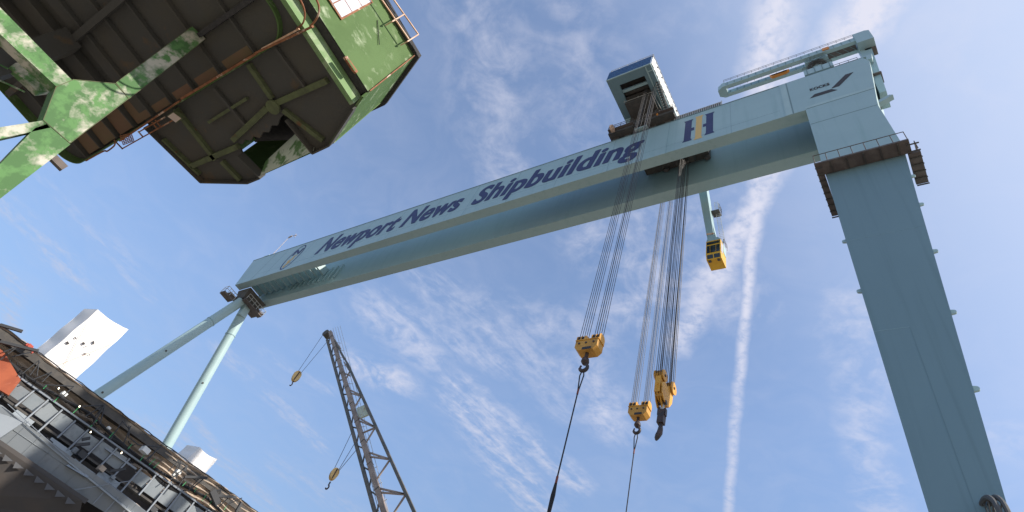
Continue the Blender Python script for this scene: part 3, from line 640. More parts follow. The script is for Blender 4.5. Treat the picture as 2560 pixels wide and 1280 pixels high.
m = MB(); m.box((-14.3, 29.75, 27.55), (-13.8, 31.0, 27.75)); m.build('web_plate', m_yellow_dirty, bb)
tb(-14.4, -13.7, 30.35, 27.45, .16, 'trunnion', m_hook)
hy = 30.4
MB().tube((-13.98, hy, 27.3), (-13.98, hy, 26.75), .13, 16).build('shank', m_silver, bb, smooth=True)
m = MB(); m.hexa([(-14.22, hy - .2, 25.85), (-13.78, hy - .2, 25.85), (-13.78, hy + .2, 25.85), (-14.22, hy + .2, 25.85), (-14.18, hy - .2, 26.85), (-13.74, hy - .2, 26.85), (-13.74, hy + .2, 26.85), (-14.18, hy + .2, 26.85)])
m.box((-14.27, hy - .12, 26.5), (-14.12, hy + .12, 27.1)); m.box((-13.83, hy - .12, 26.45), (-13.68, hy + .12, 26.95)); m.build('hook_housing', m_hook, bb)
m = MB(); m.path([(-13.98, hy, 25.9), (-13.98, hy, 25.65), (-13.96, hy - .05, 25.4), (-13.96, hy - .12, 25.1), (-14.02, hy - .2, 24.85), (-14.08, hy - .22, 24.65), (-14.1, hy - .22, 24.52)], [.13, .14, .17, .19, .18, .14, .07], 14); m.build('hook', m_hook, bb, smooth=True)

def sling(p, zend, label, joint):
    t = thing('lifting_sling', label, 'sling', tuple(p + Vector((0, 0, zend - p.z))), 'wire rope slings hanging from the twin-stack hook blocks')
    for s in (-1, 1):
        m = MB(); m.path([p + Vector((s * .05, 0, .05)), p + Vector((s * .14, 0, -.35)), p + Vector((s * .03, 0, -1.4))], .04, 6); m.build('eye_leg', m_sling, t)
    MB().tube(p + Vector((0, 0, -1.35)), p + Vector((0, 0, -1.75)), .06, 8).build('ferrule', m_ferrule, t)
    MB().tube(p + Vector((0, 0, -1.7)), p + Vector((0, 0, zend - p.z)), .042, 8).build('rope', m_sling, t)
    if joint:
        q = p + Vector((0, 0, joint - p.z)); MB().tube(q, q - Vector((0, 0, .4)), .065, 8).build('ferrule', m_ferrule, t)
        m = MB(); m.path([q, q + Vector((-.09, 0, -1.0)), q + Vector((-.06, 0, -2.2))], .04, 6); m.path([q, q + Vector((.09, 0, -1.0)), q + Vector((.06, 0, -2.2))], .04, 6); m.build('lower_eye', m_sling, t)
sling(h1, 3.0, 'taut wire sling hanging below the highest leftmost yellow hook block', 18.2)
sling(h2, 3.0, 'taut wire sling hanging below the lower twin-stack block beside the big hook', None)

# ================================================================== MAINTENANCE JIB CRANE on the girder
jc = thing('jib_crane', 'small teal service crane with twin-beam boom on top of the gantry right end', 'service crane', (3, 30, ZT))
yj = 28.2
def jb(px, py): p = at(px, py, 'y', yj); return p
# near boom beam (lower line in the photo) and far boom beam
zb1 = 71.2
for yy, nm in ((27.75, 'n'), (28.85, 'f')):
    m = MB(); m.box((-8.7, yy, 71.3), (5.9, yy + .22, 72.5)); bmx = m.build('boom_beam', m_teal, jc)
    m = MB()
    for i in range(17): m.box((-8.2 + i * .85, yy - .06, 71.32), (-8.14 + i * .85, yy - .004, 72.4))
    m.build('web_stiffener', m_seam, bmx)
    m = MB(); m.box((-8.7, yy - .12, 71.2), (5.9, yy + .30, 71.297)); m.build('bottom_flange', m_pale, bmx)
    m = MB(); railing(m, [(-8.6, yy - .1, 72.5), (5.9, yy - .1, 72.5)], h=.75, step=.85, r=.022); m.build('handrail', m_rail, bmx)
m = MB(); m.prism([(-8.8, 27.65, 71.19), (-9.4, 28.0, 71.19), (-9.4, 28.8, 71.19), (-8.8, 29.15, 71.19), (-8.4, 29.15, 71.19), (-8.4, 27.65, 71.19)], (0, 0, 1.2)); m.build('boom_nose', m_teal, jc)
m = MB(); m.prism([(5.9, 27.6, 70.3), (7.5, 27.6, 70.3), (7.5, 27.6, 72.9), (7.1, 27.6, 73.2), (5.9, 27.6, 73.2)], (0, 2.0, 0)); cw = m.build('counterweight', m_teal, jc)
MB().box((6.4, 28.6, 69.9), (7.45, 29.5, 70.297)).build('counterweight_foot', m_brown, cw)
m = MB(); m.box((2.3, 28.08, 71.25), (5.8, 28.83, 71.45)); m.build('underside_grating', m_brown, jc)
m = MB()
for i in range(5): m.beam((2.4 + i * .7, 28.1, 71.2), (3.0 + i * .7, 28.8, 71.2), .05, .05)
m.build('underside_bracing', m_seam, jc)
m = MB(); m.tube((1.6, 28.9, ZT + .1), (1.6, 28.9, 70.6), .62, 24); m.build('mast', m_teal, jc, smooth=True)
m = MB(); m.tube((1.6, 28.9, 69.9), (1.6, 28.9, 70.4), 1.05, 28); m.build('slewing_ring', m_dark, jc, smooth=True)
m = MB(); m.box((.5, 27.95, 70.4), (2.9, 29.6, 71.18)); m.build('slewing_frame', m_teal, jc)
m = MB(); m.box((.1, 27.7, 66.6), (3.0, 27.95, 67.9)); m.box((.1, 27.95, 66.6), (3.0, 30.3, 66.7)); lg = m.build('landing_box', m_teal, jc)
m = MB()
for i in range(4): m.box((.4 + i * .75, 27.63, 66.65), (.47 + i * .75, 27.695, 67.85))
m.build('landing_rib', m_seam, lg)
m = MB(); railing(m, [(.1, 27.7, 67.9), (3.0, 27.7, 67.9), (3.0, 30.2, 67.9)], h=.8, step=.5, r=.022); m.build('handrail', m_rail, lg)
m = MB(); m.box((-3.1, 27.6, 69.3), (-1.4, 27.9, 69.65)); m.prism([(-3.3, 27.6, 69.65), (-1.2, 27.6, 69.65), (-1.5, 27.6, 69.3), (-3.1, 27.6, 69.2)], (0, .35, 0)); m.build('hook_frame', m_orange, jc)
m = MB(); m.tube((-2.9, 27.75, 69.6), (-2.9, 28.8, 71.2), .03, 5); m.tube((-1.7, 27.75, 69.6), (-1.7, 28.8, 71.2), .03, 5); m.build('hook_rope', m_rope, jc)
m = MB(); m.box((2.6, 27.66, 71.7), (3.3, 27.84, 72.4)); m.build('motor_cover', m_orange, jc)
# ladder frame pieces on mast side
m = MB(); railing(m, [(1.0, 27.7, 69.9), (2.6, 27.7, 69.9)], h=1.1, step=.4, r=.03); m.beam((.6, 27.8, 70.9), (1.5, 27.8, 70.1), .08, .12); m.beam((1.5, 27.8, 70.1), (2.7, 27.8, 70.5), .08, .12); m.build('access_frame', m_seam, jc)
# pedestal column at the right end
m = MB(); m.hexa([(5.55, 28.6, 59.0), (6.1, 28.6, 59.0), (6.1, 30.4, 59.0), (5.3, 30.4, 59.0), (5.9, 28.6, 70.3), (7.05, 28.6, 70.3), (7.05, 30.4, 70.3), (5.9, 30.4, 70.3)]); m.build('support_column', m_teal, gc)
m = MB(); m.box((5.7, 28.35, 62.9), (6.55, 29.6, 63.1)); m.build('column_platform', m_brown, gc)
MB().hexa([(5.5, 28.0, 66.0), (6.4, 28.0, 66.0), (6.4, 28.5, 66.0), (5.5, 28.5, 66.0), (5.0, 28.0, 67.0), (6.6, 28.0, 67.2), (6.6, 28.5, 67.2), (5.0, 28.5, 67.0)]).build('column_bracket', m_teal, gc)

# ================================================================== OLD GREEN CRANE
og = thing('green_crane', 'old rusty green portal crane seen from below, worn paint and black underside', 'portal crane', (-27, -4, 0))
Z0 = 19.9
# lower deck (rounded rectangle)
def rrect(x0, x1, y0, y1, r, n=8):
    P = []
    for cx_, cy_, a0 in ((x1 - r, y1 - r, 0), (x0 + r, y1 - r, 90), (x0 + r, y0 + r, 180), (x1 - r, y0 + r, 270)):
        for i in range(n + 1):
            a = rad(a0 + 90 * i / n); P.append((cx_ + r * math.cos(a), cy_ + r * math.sin(a)))
    return P
deck = rrect(-35.0, -16.35, -16, -.80, 1.25)
MB().prism([(x, y, Z0 + .45) for x, y in deck], (0, 0, .25)).build('lower_deck', m_under, og)
m = MB()
dk2 = rrect(-34.94, -16.41, -15.94, -.86, 1.2)
n = len(deck)
m.add([(x, y, Z0) for x, y in deck] + [(x, y, Z0 + .447) for x, y in deck] + [(x, y, Z0) for x, y in dk2] + [(x, y, Z0 + .447) for x, y in dk2],
      [f for i in range(n) for j in [(i + 1) % n] for f in ((i, j, n + j, n + i), (2 * n + i, 3 * n + i, 3 * n + j, 2 * n + j), (i, 2 * n + i, 2 * n + j, j), (n + i, n + j, 3 * n + j, 3 * n + i))])
m.build('deck_rim', m_green_wall, og)
for x in (-33.2, -31.6, -29.9, -28.2, -26.5, -24.8, -23.0, -21.0, -18.6):
    MB().box((x, -15.5, Z0 + .02), (x + .07, -.93, Z0 + .44)).build('deck_rib', m_under, og)
for xa, xb in ((-33.0, -31.7), (-31.4, -30.0), (-29.7, -28.3), (-28.0, -26.6), (-26.3, -24.9), (-24.5, -23.1), (-22.7, -21.2), (-20.6, -18.8)):
    MB().prism([(xa, -.98, Z0 + .20), (xb, -.98, Z0 + .20), (xb - .25, -2.5, Z0 + .40), (xa - .25, -2.5, Z0 + .40)], (0, 0, .02)).build('bay_panel', m_bay, og)
MB().box((-34.6, -2.75, Z0 - .05), (-16.8, -2.55, Z0 + .443)).build('deck_beam', m_tar, og)
for y in (-5.6, -9.0): MB().box((-34.6, y, Z0 - .1), (-16.8, y + .3, Z0 + .443)).build('deck_beam', m_under, og)
# machinery house floor with broken notch
ZF = 19.95
fl = [(-27.45, -.75), (-26.75, 2.85), (-23.9, 3.86), (-22.95, 3.88), (-23.25, 2.7)]
jag = [(-23.1, 2.0), (-22.8, 2.12), (-22.5, 1.98), (-22.2, 2.16), (-21.9, 2.02), (-21.6, 2.22), (-21.2, 2.05), (-20.9, 2.18), (-20.5, 1.95), (-20.2, 2.08), (-19.8, 1.85), (-19.5, 1.78)]
fl += jag + [(-19.3, 2.0), (-19.15, 3.82), (-18.05, 3.80), (-15.72, 2.80), (-15.80, -16.0), (-27.45, -16.0)]
MB().prism([(x, y, ZF + .2) for x, y in fl], (0, 0, .1)).build('house_floor', m_under, og)
def rib(a, b, w, h, mm, z=None): MB().beam((*a, (z or ZF) + .1), (*b, (z or ZF) + .1), w, h).build('floor_rib', mm, og)
rib((-24.9, -.7), (-24.9, 2.2), .22, .2, m_rib); rib((-24.6, 2.4), (-24.4, 3.6), .22, .2, m_rib)
rib((-26.7, 1.95), (-23.0, 2.1), .26, .2, m_rib); rib((-23.0, 1.75), (-19.9, 1.2), .26, .19, m_rib); rib((-19.7, 1.18), (-16.2, 1.35), .26, .2, m_rib)
rib((-19.3, -.7), (-19.35, .95), .22, .18, m_rib); rib((-19.2, 1.6), (-18.3, 3.5), .22, .18, m_rib)
rib((-21.9, -.6), (-21.7, 1.6), .15, .16, m_under); rib((-23.6, .55), (-20.6, .45), .14, .14, m_rib)
rib((-27.1, .2), (-26.6, 2.5), .14, .2, m_rib); rib((-17.5, -.7), (-17.4, 1.2), .12, .16, m_under)
MB().tube((-19.5, 1.28, ZF - .06), (-19.5, 1.28, ZF + .03), .34, 20).build('pad_plate', m_rib, og)
for a, b in (((-22.95, 3.88), (-23.25, 2.5)), ((-19.15, 3.82), (-19.3, 2.0)), ((-26.75, 2.85), (-23.9, 3.86)), ((-23.9, 3.86), (-22.95, 3.88)), ((-19.15, 3.82), (-18.05, 3.80)), ((-18.05, 3.80), (-15.72, 2.80)), ((-27.45, -.7), (-26.75, 2.85))):
    MB().beam((*a, ZF + .10), (*b, ZF + .10), .07, .42).build('floor_edge', m_under, og)
# edge beam: green strip with sunlit paleness in its colour, then overhang, then wall
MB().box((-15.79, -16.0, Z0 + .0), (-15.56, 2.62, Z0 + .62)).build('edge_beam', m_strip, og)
MB().box((-15.55, -16, Z0 + .63), (-15.16, 2.50, Z0 + .70)).build('overhang', m_tar, og)
WX = -15.13; WZ0, WZ1 = Z0 + .64, 24.9
wall = MB()
wall.grid(lambda u, v: Vector((WX + .035 * math.sin(u * 23 + 2 * v) * math.sin(v * 3.1), -16 + 18.58 * u, WZ0 + (WZ1 - WZ0) * v)), 60, 12)
hw = wall.build('house_wall', m_green_wall, og, smooth=True)
ch = MB(); ch.hexa([(WX, 2.60, Z0 + .2), (-18.15, 3.84, Z0 + .2), (-18.2, 3.74, Z0 + .2), (WX - .08, 2.52, Z0 + .2), (WX, 2.60, WZ1), (-18.15, 3.84, WZ1), (-18.2, 3.74, WZ1), (WX - .08, 2.52, WZ1)]); ch.build('house_wall', m_green_wall, og)
MB().box((-23.9, 3.80, Z0 + .45), (-18.16, 3.88, WZ1)).build('house_wall', m_green_wall, og)
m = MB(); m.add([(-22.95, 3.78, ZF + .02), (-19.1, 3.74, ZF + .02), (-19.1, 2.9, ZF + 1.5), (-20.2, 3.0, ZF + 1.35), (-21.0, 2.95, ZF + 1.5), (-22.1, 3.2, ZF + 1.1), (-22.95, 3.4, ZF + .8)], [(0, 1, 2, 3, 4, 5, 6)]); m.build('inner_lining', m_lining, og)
MB().beam((-24, 3.84, Z0 + 2.4), (-26.9, 2.9, Z0 + 2.4), .06, 4.3).build('house_wall', m_green_wall, og)
MB().box((-27.6, -16, Z0 + .7), (-27.5, 2.8, WZ1)).build('house_wall', m_green_wall, og)
m = MB(); m.prism([(WX + .18, -16, WZ1), (WX + .18, 2.74, WZ1), (-18.2, 4.1, WZ1), (-23.9, 4.1, WZ1), (-27.7, 2.9, WZ1), (-27.7, -16, WZ1)], (0, 0, .28)); m.build('roof', m_tar, og)
m = MB()
for i in range(9): m.box((WX + .17, 2.5 - i * .8 + .1 * math.sin(i), WZ1 - .02), (WX + .215, 2.1 - i * .8, WZ1 + .14))
m.build('eave_trim', m_tar, og)
m = MB(); m.beam((WX + .05, 2.55, WZ0 + .05), (WX + .05, 2.55, WZ1 - .02), .05, .06); m.build('corner_bead', m_rust, og)
m = MB(); m.beam((WX + .045, .35, WZ1 - 1.15), (WX + .045, 1.25, WZ1 - 2.0), .02, .03, up=(1, 0, 0)); m.build('panel_crack', m_tar, og)
# window with panes on the wall (top edge of the photo)
p1 = at(820, -10, 'x', WX + .05); p2 = at(853, 46, 'x', WX + .05); p3 = at(928, 4, 'x', WX + .05)
wy1 = p2.y; wz0, wz1 = p2.z, p3.z; wy0 = wy1 - 3.2
win = MB(); win.box((WX + .04, wy0 - .06, wz0 - .06), (WX + .075, wy1 + .06, wz1 + .06)); wf = win.build('window', m_rust, og)
for i in range(5):
    for j in range(3):
        dy = (wy1 - wy0) / 5; dz = (wz1 - wz0) / 3
        MB().box((WX + .05, wy0 + i * dy + .025, wz0 + j * dz + .025), (WX + .085, wy0 + (i + 1) * dy - .025, wz0 + (j + 1) * dz - .025)).build('pane', m_pane, wf)
# rusty vent hood on the wall
va = at(862, 143, 'x', WX + .1); vb = at(890, 182, 'x', WX + .1)
m = MB(); m.prism([(WX + .02, va.y - .02, va.z - .02), (WX + .02, vb.y - .1, vb.z - .06), (WX + .02, vb.y + .02, vb.z + .0), (WX + .02, vb.y, vb.z + .14), (WX + .02, va.y, va.z + .15)], (.1, 0, 0)); m.build('vent_hood', m_rust, og)
MB().box((WX + .122, va.y + .12, va.z + .01), (WX + .13, vb.y - .1, va.z + .09)).build('vent_slot', m_green_wall, og)
# roof railing (primed pipe) sticking out beyond the eave
rz = WZ1 + .2
def rr_(px, py): return at(px, py, 'x', WX + .45)
A_, B_ = rr_(1018, 104), rr_(1046, 86)
m = MB()
q0 = rr_(940, -20); q1 = rr_(988, -25)
for a, b in ((rr_(955, 0), rr_(1022, 98)), (rr_(985, 0), rr_(1046, 86)), (A_, B_), (rr_(980, 54), rr_(1010, 36)), (rr_(955, 0), rr_(920, -52)), (rr_(985, 0), rr_(948, -54))): m.beam(a, b, .055, .055)
m.beam(A_, A_ + Vector((-.35, 0, -.1)), .055, .055); m.beam(rr_(980, 54), rr_(980, 54) + Vector((-.35, 0, -.1)), .055, .055)
m.build('roof_railing', m_peach, og)
# long rusty conduit and twin pipes under the deck edge
zc_ = Z0 - .12
def dz(px, py, z=zc_): return at(px, py, 'z', z)
m = MB(); m.beam(dz(782, 66), dz(640, 132), .09, .12); m.beam(dz(640, 134), dz(455, 246), .10, .14); m.beam(dz(450, 252), dz(300, 352), .08, .10); m.build('conduit', m_rust, og)
m = MB(); m.beam(dz(655, 122), dz(748, 72), .07, .07); m.build('conduit_cover', m_peach, og)
def curve(pts, n=8):
    P = [Vector(p) for p in pts]; out = []
    for i in range(len(P) - 1):
        a, b, c, d = P[max(i - 1, 0)], P[i], P[i + 1], P[min(i + 2, len(P) - 1)]
        for k in range(n):
            t = k / n; out.append(.5 * ((2 * b) + (c - a) * t + (2 * a - 5 * b + 4 * c - d) * t * t + (3 * b - 3 * c + d - a) * t ** 3))
    return out + [P[-1]]
zp = Z0 - .10
m = MB(); m.path(curve([dz(p[0], p[1], zp) for p in ((735, -25), (755, 8), (762, 35), (757, 58), (742, 72))]), .035, 8); m.build('pipe_loop', m_rust, og)
m = MB(); m.path(curve([dz(p[0], p[1], zp) for p in ((775, -30), (795, 8), (797, 32), (788, 52), (775, 66))]), .04, 8); m.build('pipe_loop', m_rust, og)
# lamp, mesh basket and ladder-like hanger near the deck corner
c0 = dz(417, 290, Z0 - .3); c1 = dz(433, 279, Z0 - .3); c2 = dz(457, 296, Z0 - .3); c3 = dz(441, 308, Z0 - .3)
MB().prism([c0, c1, c2, c3], (0, 0, .15)).build('lamp_housing', m_rib, og)
q = [p.lerp((c0 + c2) / 2, .16) + Vector((0, 0, -.01)) for p in (c0, c1, c2, c3)]
MB().prism(q, (0, 0, -.02)).build('lamp_glass', m_lampglass, og)
m = MB(); m.beam(dz(347, 330, Z0 - .2), dz(412, 293, Z0 - .2), .06, .05); m.beam(dz(305, 372, Z0 - .2), dz(385, 327, Z0 - .2), .06, .05); m.beam(dz(385, 327, Z0 - .2), dz(437, 298, Z0 - .2), .06, .05)
for a, b in (((380, 305), (392, 320)), ((388, 300), (402, 316)), ((345, 328), (358, 343)), ((285, 350), (307, 373))): m.beam(dz(*a, Z0 - .2), dz(*b, Z0 - .2), .05, .05)
m.build('hanger_frame', m_rust, og)
m = MB(); B0 = dz(300, 340, Z0 - .15); B1 = dz(328, 332, Z0 - .15); B2 = dz(335, 352, Z0 - .15); B3 = dz(308, 362, Z0 - .15)
for i in range(7):
    t = i / 6; m.tube(B0.lerp(B1, t), B3.lerp(B2, t), .02, 4); m.tube(B0.lerp(B3, t), B1.lerp(B2, t), .02, 4)
m.build('mesh_basket', m_rust, og)
m = MB(); m.path(curve([dz(*p, Z0 - .1) for p in ((215, 402), (245, 385), (262, 377), (268, 378), (285, 365), (288, 355))]), .04, 6); m.build('handrail', m_rust, og)
# portal truss: node plate with box members in the plane x = TX
TX = -20.54
def tp(px, py, x=TX): return at(px, py, 'x', x)
def member(pix, name, mm, depth=.55, x=TX, fl=True):
    P = [tp(*p, x) for p in pix]
    o = MB().prism(P, (-depth, 0, 0)).build(name, mm, og)
    if fl:
        c = sum(P, Vector()) / len(P)
        Q = [c + (p - c) * 1.0 for p in P]
        m = MB()
        for a, b in zip(P, P[1:] + P[:1]): m.beam(a + Vector((.004, 0, 0)), b + Vector((.004, 0, 0)), .02, .022)
        m.build('edge_weld', m_rib, o)
    return o
# vertical strut up to the deck, extended into the deck
member([(290, 207), (322, 247), (515, 97), (480, 66)], 'truss_strut', m_green)
# horizontal member running off to the left
a0, a1, b0, b1 = tp(180, 200), tp(143, 218), tp(0, 18), tp(0, 85)
e0 = a0 + (b0 - a0) * 2.2; e1 = a1 + (b1 - a1) * 2.4
MB().prism([a0, a1, e1, e0], (-.5, 0, 0)).build('truss_chord', m_green, og)
# node plate
member([(184, 199), (288, 209), (322, 246), (175, 358), (108, 300), (140, 217)], 'node_plate', m_green, depth=.6)
# leg down to the ground
a0, a1, b0, b1 = tp(107, 300), tp(176, 361), tp(0, 410), tp(0, 497)
d = ((b0 + b1) / 2 - (a0 + a1) / 2).normalized(); hw_ = (a1 - a0).length * .5
L1 = (a0 + a1) / 2; L2 = L1 + d * ((L1.z - .2) / -d.z)
MB().prism([a0, a1, b1, b0], (-.58, 0, 0)).build('portal_leg', m_green, og)
mid = (b0 + b1) / 2; w_ = (b1 - b0) * .5
MB().prism([b0, b1, L2 + w_, L2 - w_], (-.58, 0, 0)).build('portal_leg', m_green, og)
# slender brace between
a0, a1, b0, b1 = tp(108, 301), tp(126, 319), tp(0, 318), tp(0, 347)
e0 = a0 + (b0 - a0) * 1.5; e1 = a1 + (b1 - a1) * 1.5
MB().prism([a0, a1, e1, e0], (-.3, 0, 0)).build('truss_brace', m_green, og)
m = MB(); m.prism([tp(0, 311, -20.9), tp(100, 300, -20.9), tp(100, 304, -20.9), tp(0, 368, -20.9)], (-.2, 0, 0)); 
# second frame further back
member([(26, 166), (39, 157), (51, 156), (127, 228), (97, 232)], 'truss_strut', m_green, x=-27.0, depth=.4, fl=False)
for a, b in (((0, 162), (20, 172)), ((0, 201), (62, 230))):
    MB().beam(tp(*a, -27), tp(*b, -27), .05, .05).build('truss_rod', m_green, og)
MB().beam(tp(130, 392, -20.9), tp(160, 422, -20.9), .18, .22).build('cable_bracket', m_brown, og)
MB().box((-28.2, -6, 0), (-27.2, -5, Z0)).build('portal_leg', m_under, og)
MB().box((-33.2, -12, 0), (-32.2, -11, Z0)).build('portal_leg', m_under, og)
MB().box((-21.1, -12, 0), (-20.2, -11, Z0)).build('portal_leg', m_under, og)

# ================================================================== LATTICE BOOM CRANE
lb = thing('lattice_crane', 'brown lattice boom of a luffing crane rising from the bottom edge left of centre', 'lattice crane', (-14, 22, 0))
yb_ = 22.0
def lp(px, py, dy=0.0): return at(px, py, 'y', yb_) + Vector((0, dy, 0))
tipL, tipM = lp(817, 833), lp(828, 832)
K = 1.62
def ext(a, b, k): return a + (b - a) * k
leftA, leftB = lp(818, 850), ext(lp(818, 850), lp(940, 1290), K)
midA, midB = lp(826, 830), ext(lp(826, 830), lp(961, 1280), K)
rA, rB = lp(868, 908), ext(lp(868, 908), lp(1036, 1280), K)
for a, b, w, mm in ((leftA, leftB, .19, m_latdark), (midA, midB, .28, m_lat), (rA, rB, .17, m_latdark)):
    MB().beam(a, b, w, w).build('chord', mm, lb)
MB().beam(midA.lerp(midB, .02), rA, .13, .13).build('chord', m_latdark, lb)
# side lacing between left and middle chords
m = MB(); n = 34
for i in range(n):
    a = leftA.lerp(leftB, i / n) if i % 2 else midA.lerp(midB, i / n); b = midA.lerp(midB, (i + 1) / n) if i % 2 else leftA.lerp(leftB, (i + 1) / n)
    m.beam(a, b, .07, .07)
m.build('lacing', m_latdark, lb)
# the open side: pairs of bars and diagonals as in the photo (parameter along the chords)
def onm(px, py): return lp(px, py)
bars = [((868, 972), (903, 988)), ((868, 980), (901, 990)), ((903, 990), (886, 1020)), ((893, 1042), (935, 1066)), ((893, 1050), (937, 1068)), ((936, 1070), (903, 1084)), ((936, 1072), (912, 1112)), ((918, 1130), (971, 1147)), ((920, 1141), (971, 1148)), ((973, 1152), (938, 1204)), ((944, 1220), (1011, 1235)), ((948, 1231), (1012, 1236)), ((1012, 1240), (985, 1282)), ((855, 930), (876, 940)), ((850, 880), (860, 898)), ((860, 905), (872, 925)), ((876, 925), (864, 950)), ((836, 848), (852, 872))]
m = MB()
for a, b in bars: MB().beam(onm(*a), onm(*b), .085, .085).build('lacing_bar', m_lat, lb)
for i in range(4):
    t0 = .64 + i * .09; MB().beam(midA.lerp(midB, t0), rA.lerp(rB, t0 + .02), .08, .08).build('lacing_bar', m_lat, lb); MB().beam(rA.lerp(rB, t0 + .02), midA.lerp(midB, t0 + .085), .08, .08).build('lacing_bar', m_lat, lb)
for i in range(16):
    p = midA.lerp(midB, .03 + i * .06); d = (midB - midA).normalized()
    MB().beam(p, p + d * .06, .32, .32).build('splice_collar', m_latdark, lb)
# caged ladder
m = MB()
for s in range(4):
    a = lp(832 + s * 6, 820 - s * 2); b = ext(a, lp(948 + s * 8, 1282), 1.0)
    m.tube(a, b, .018, 4)
for i in range(15):
    t = i / 14; a = lp(835, 855).lerp(lp(945, 1262), t); b = lp(853, 858).lerp(lp(968, 1248), t); m.tube(a, b, .022, 4)
m.build('ladder', m_silver, lb)
sg = MB(); P = [lp(891, 1020), lp(911, 1012), lp(920, 1036), lp(897, 1046)]; sg.prism(P, (0, .12, 0)); sg.build('sign_plate', m_sign, lb)
m = MB(); c = lp(815, 833); m.tube(c + Vector((0, -.12, 0)), c + Vector((0, .5, 0)), .33, 20); m.build('head_sheave', m_dark, lb, smooth=True)
MB().box((-16.5, 19, 0), (-9.5, 26, 2.4)).build('crane_body', m_lat, lb)
def small_hook(px, py, tops, label, q=1.0):
    c = at(px, py, 'y', yb_); t = thing('hook_block', label, 'hook block', tuple(c - Vector((0, 0, .6))), 'round yellow hook blocks of the lattice crane')
    ux = Vector((.50, .866, 0)); un = Vector((.866, -.50, 0))
    ring = [2 * math.pi * i / 18 for i in range(18)]
    for k_ in (.12, -.16):
        MB().prism([c + ux * (.33 * q * math.sin(a)) + Vector((0, 0, q * (.42 if math.cos(a) > 0 else .55) * math.cos(a))) + un * k_ for a in ring], un * .05).build('cheek_plate', m_peachy, t)
    MB().prism([c + un * .175 + ux * x_ * q + Vector((0, 0, z_ * q)) for x_, z_ in ((-.04, -.5), (.04, -.5), (.05, .36), (-.05, .36))], un * .02).build('strap', m_hook, t)
    MB().tube(c - un * .1, c + un * .11, .31 * q, 18).build('sheave', m_hook, t, smooth=True)
    hk = [(c.x, c.y + .05, c.z - .5), (c.x, c.y + .05, c.z - .72)] + [(c.x + .12 * math.sin(a), c.y + .05, c.z - .84 - .12 * -math.cos(a)) for a in [rad(20 + 28 * i) for i in range(9)]]
    MB().path(hk, .045, 8).build('hook', m_hook, t, smooth=True)
    for dx, tp_ in tops: MB().tube((c.x + dx, c.y, c.z + .2), tp_, .018, 5).build('hoist_rope', m_rope, t)
m_peachy = mat('faded_yellow_paint', (0.74, 0.52, 0.22), 0.5, alt=(0.60, 0.38, 0.14), scale=1.8, third=(.2, .1, .05), tscale=5, tlo=.68, thi=.74)
small_hook(742, 940, [(-.28, lp(808, 836)), (.28, lp(820, 852))], 'round yellow hook block hanging from the tip of the lattice boom')
small_hook(836, 1184, [(-.25, lp(880, 1080)), (.20, lp(887, 1108)), (.28, lp(893, 1122))], 'round yellow hook block hanging half way down the lattice boom', .74)

# ================================================================== SHIP
e_ = Vector((9.2, 27, 0)).normalized(); n_s = Vector((27, -9.2, 0)).normalized(); o_s = Vector((-65.09, 6.91, 0))
def sp(s, nn, z): return o_s + e_ * s + n_s * nn + Vector((0, 0, z))
def spx(px, py, nn):
    d = ray(px, py); p0 = o_s + n_s * nn; t = (p0 - Vector((CAMP.x, CAMP.y, 0))).dot(n_s) / d.dot(n_s); return CAMP + d * t
ship = thing('warship', 'grey warship hull in dry dock with tan canvas along its deck edge', 'ship', (-70, 20, 0))
S0, S1 = -22.0, 62.0
# flight deck slab and hull body
m = MB(); m.prism([sp(S0, -.05, 21.2), sp(S1, -.05, 21.2), sp(S1, -40, 21.2), sp(S0, -40, 21.2)], (0, 0, .75)); m.build('flight_deck', m_dark, ship)
hullw = MB(); hullw.prism([sp(S0, -1.4, 21.2), sp(S0, -1.4, 15.0), sp(S0, -5.5, 9), sp(S0, -6.5, 0), sp(S0, -34, 0), sp(S0, -34, 21.2)], e_ * (S1 - S0)); hullw.build('hull', m_darkhull, ship)
# corrugated canvas/deck edge screen: wavy strip sloping outward to inward
def corr(u, v):
    s = S0 + (S1 - S0) * u; sag = .18 * math.sin(s * 1.1) * math.sin(math.pi * v) + .10 * math.sin(s * .53 + 1)
    z = 22.0 - 3.0 * v; nn = .05 - (.9 + 1.6 * max(0, min(1, (19 - s) / 3))) * v + .09 * math.sin(v * math.pi * 2 * 8.5)
    return sp(s, nn + .06 * math.sin(s * 2.7 + 9 * v), z + sag * .6 + (.05 * math.sin(s * 3.1) if v == 0 else 0))
MB().grid(corr, 240, 70).build('canvas_screen', m_tan, ship, smooth=True)
m = MB(); m.path([sp(S0 + (S1 - S0) * i / 160, .1, 22.0 + .025 * math.sin(i * .9) + .02 * math.sin(i * 2.3)) for i in range(161)], .05, 5); m.build('deck_edge_cable', m_work, ship)
# gallery: row of grey panels between posts
def panel(s0, s1, z0, z1, nn, name, mm, t=.08, tilt=0):
    return MB().prism([sp(s0, nn, z0), sp(s1, nn, z0), sp(s1, nn + tilt, z1), sp(s0, nn + tilt, z1)], -n_s * t).build(name, mm, ship)
rnd = random.Random(3)
s = -6.0; i = 0
while s < 34:
    w = 1.35 + rnd.uniform(-.12, .15)
    ztop = 19.25 + .10 * math.sin(s) + (.25 if s > 18 else 0); zbt = 18.22 + rnd.uniform(-.08, .08)
    if not (15.6 < s < 16.8):
        panel(s + .1, s + w - .12, zbt, ztop, .45, 'gallery_panel', m_hull, tilt=.25)
    zl = zbt - (1.4 if i % 3 else .5)
    MB().beam(sp(s, .85, zl), sp(s, .75, ztop + .2), .13, .10).build('gallery_post', m_postgrey, ship)
    s += w; i += 1
MB().beam(sp(-8, .8, 19.45), sp(40, .8, 19.75), .14, .12).build('gallery_rail', m_postgrey, ship)
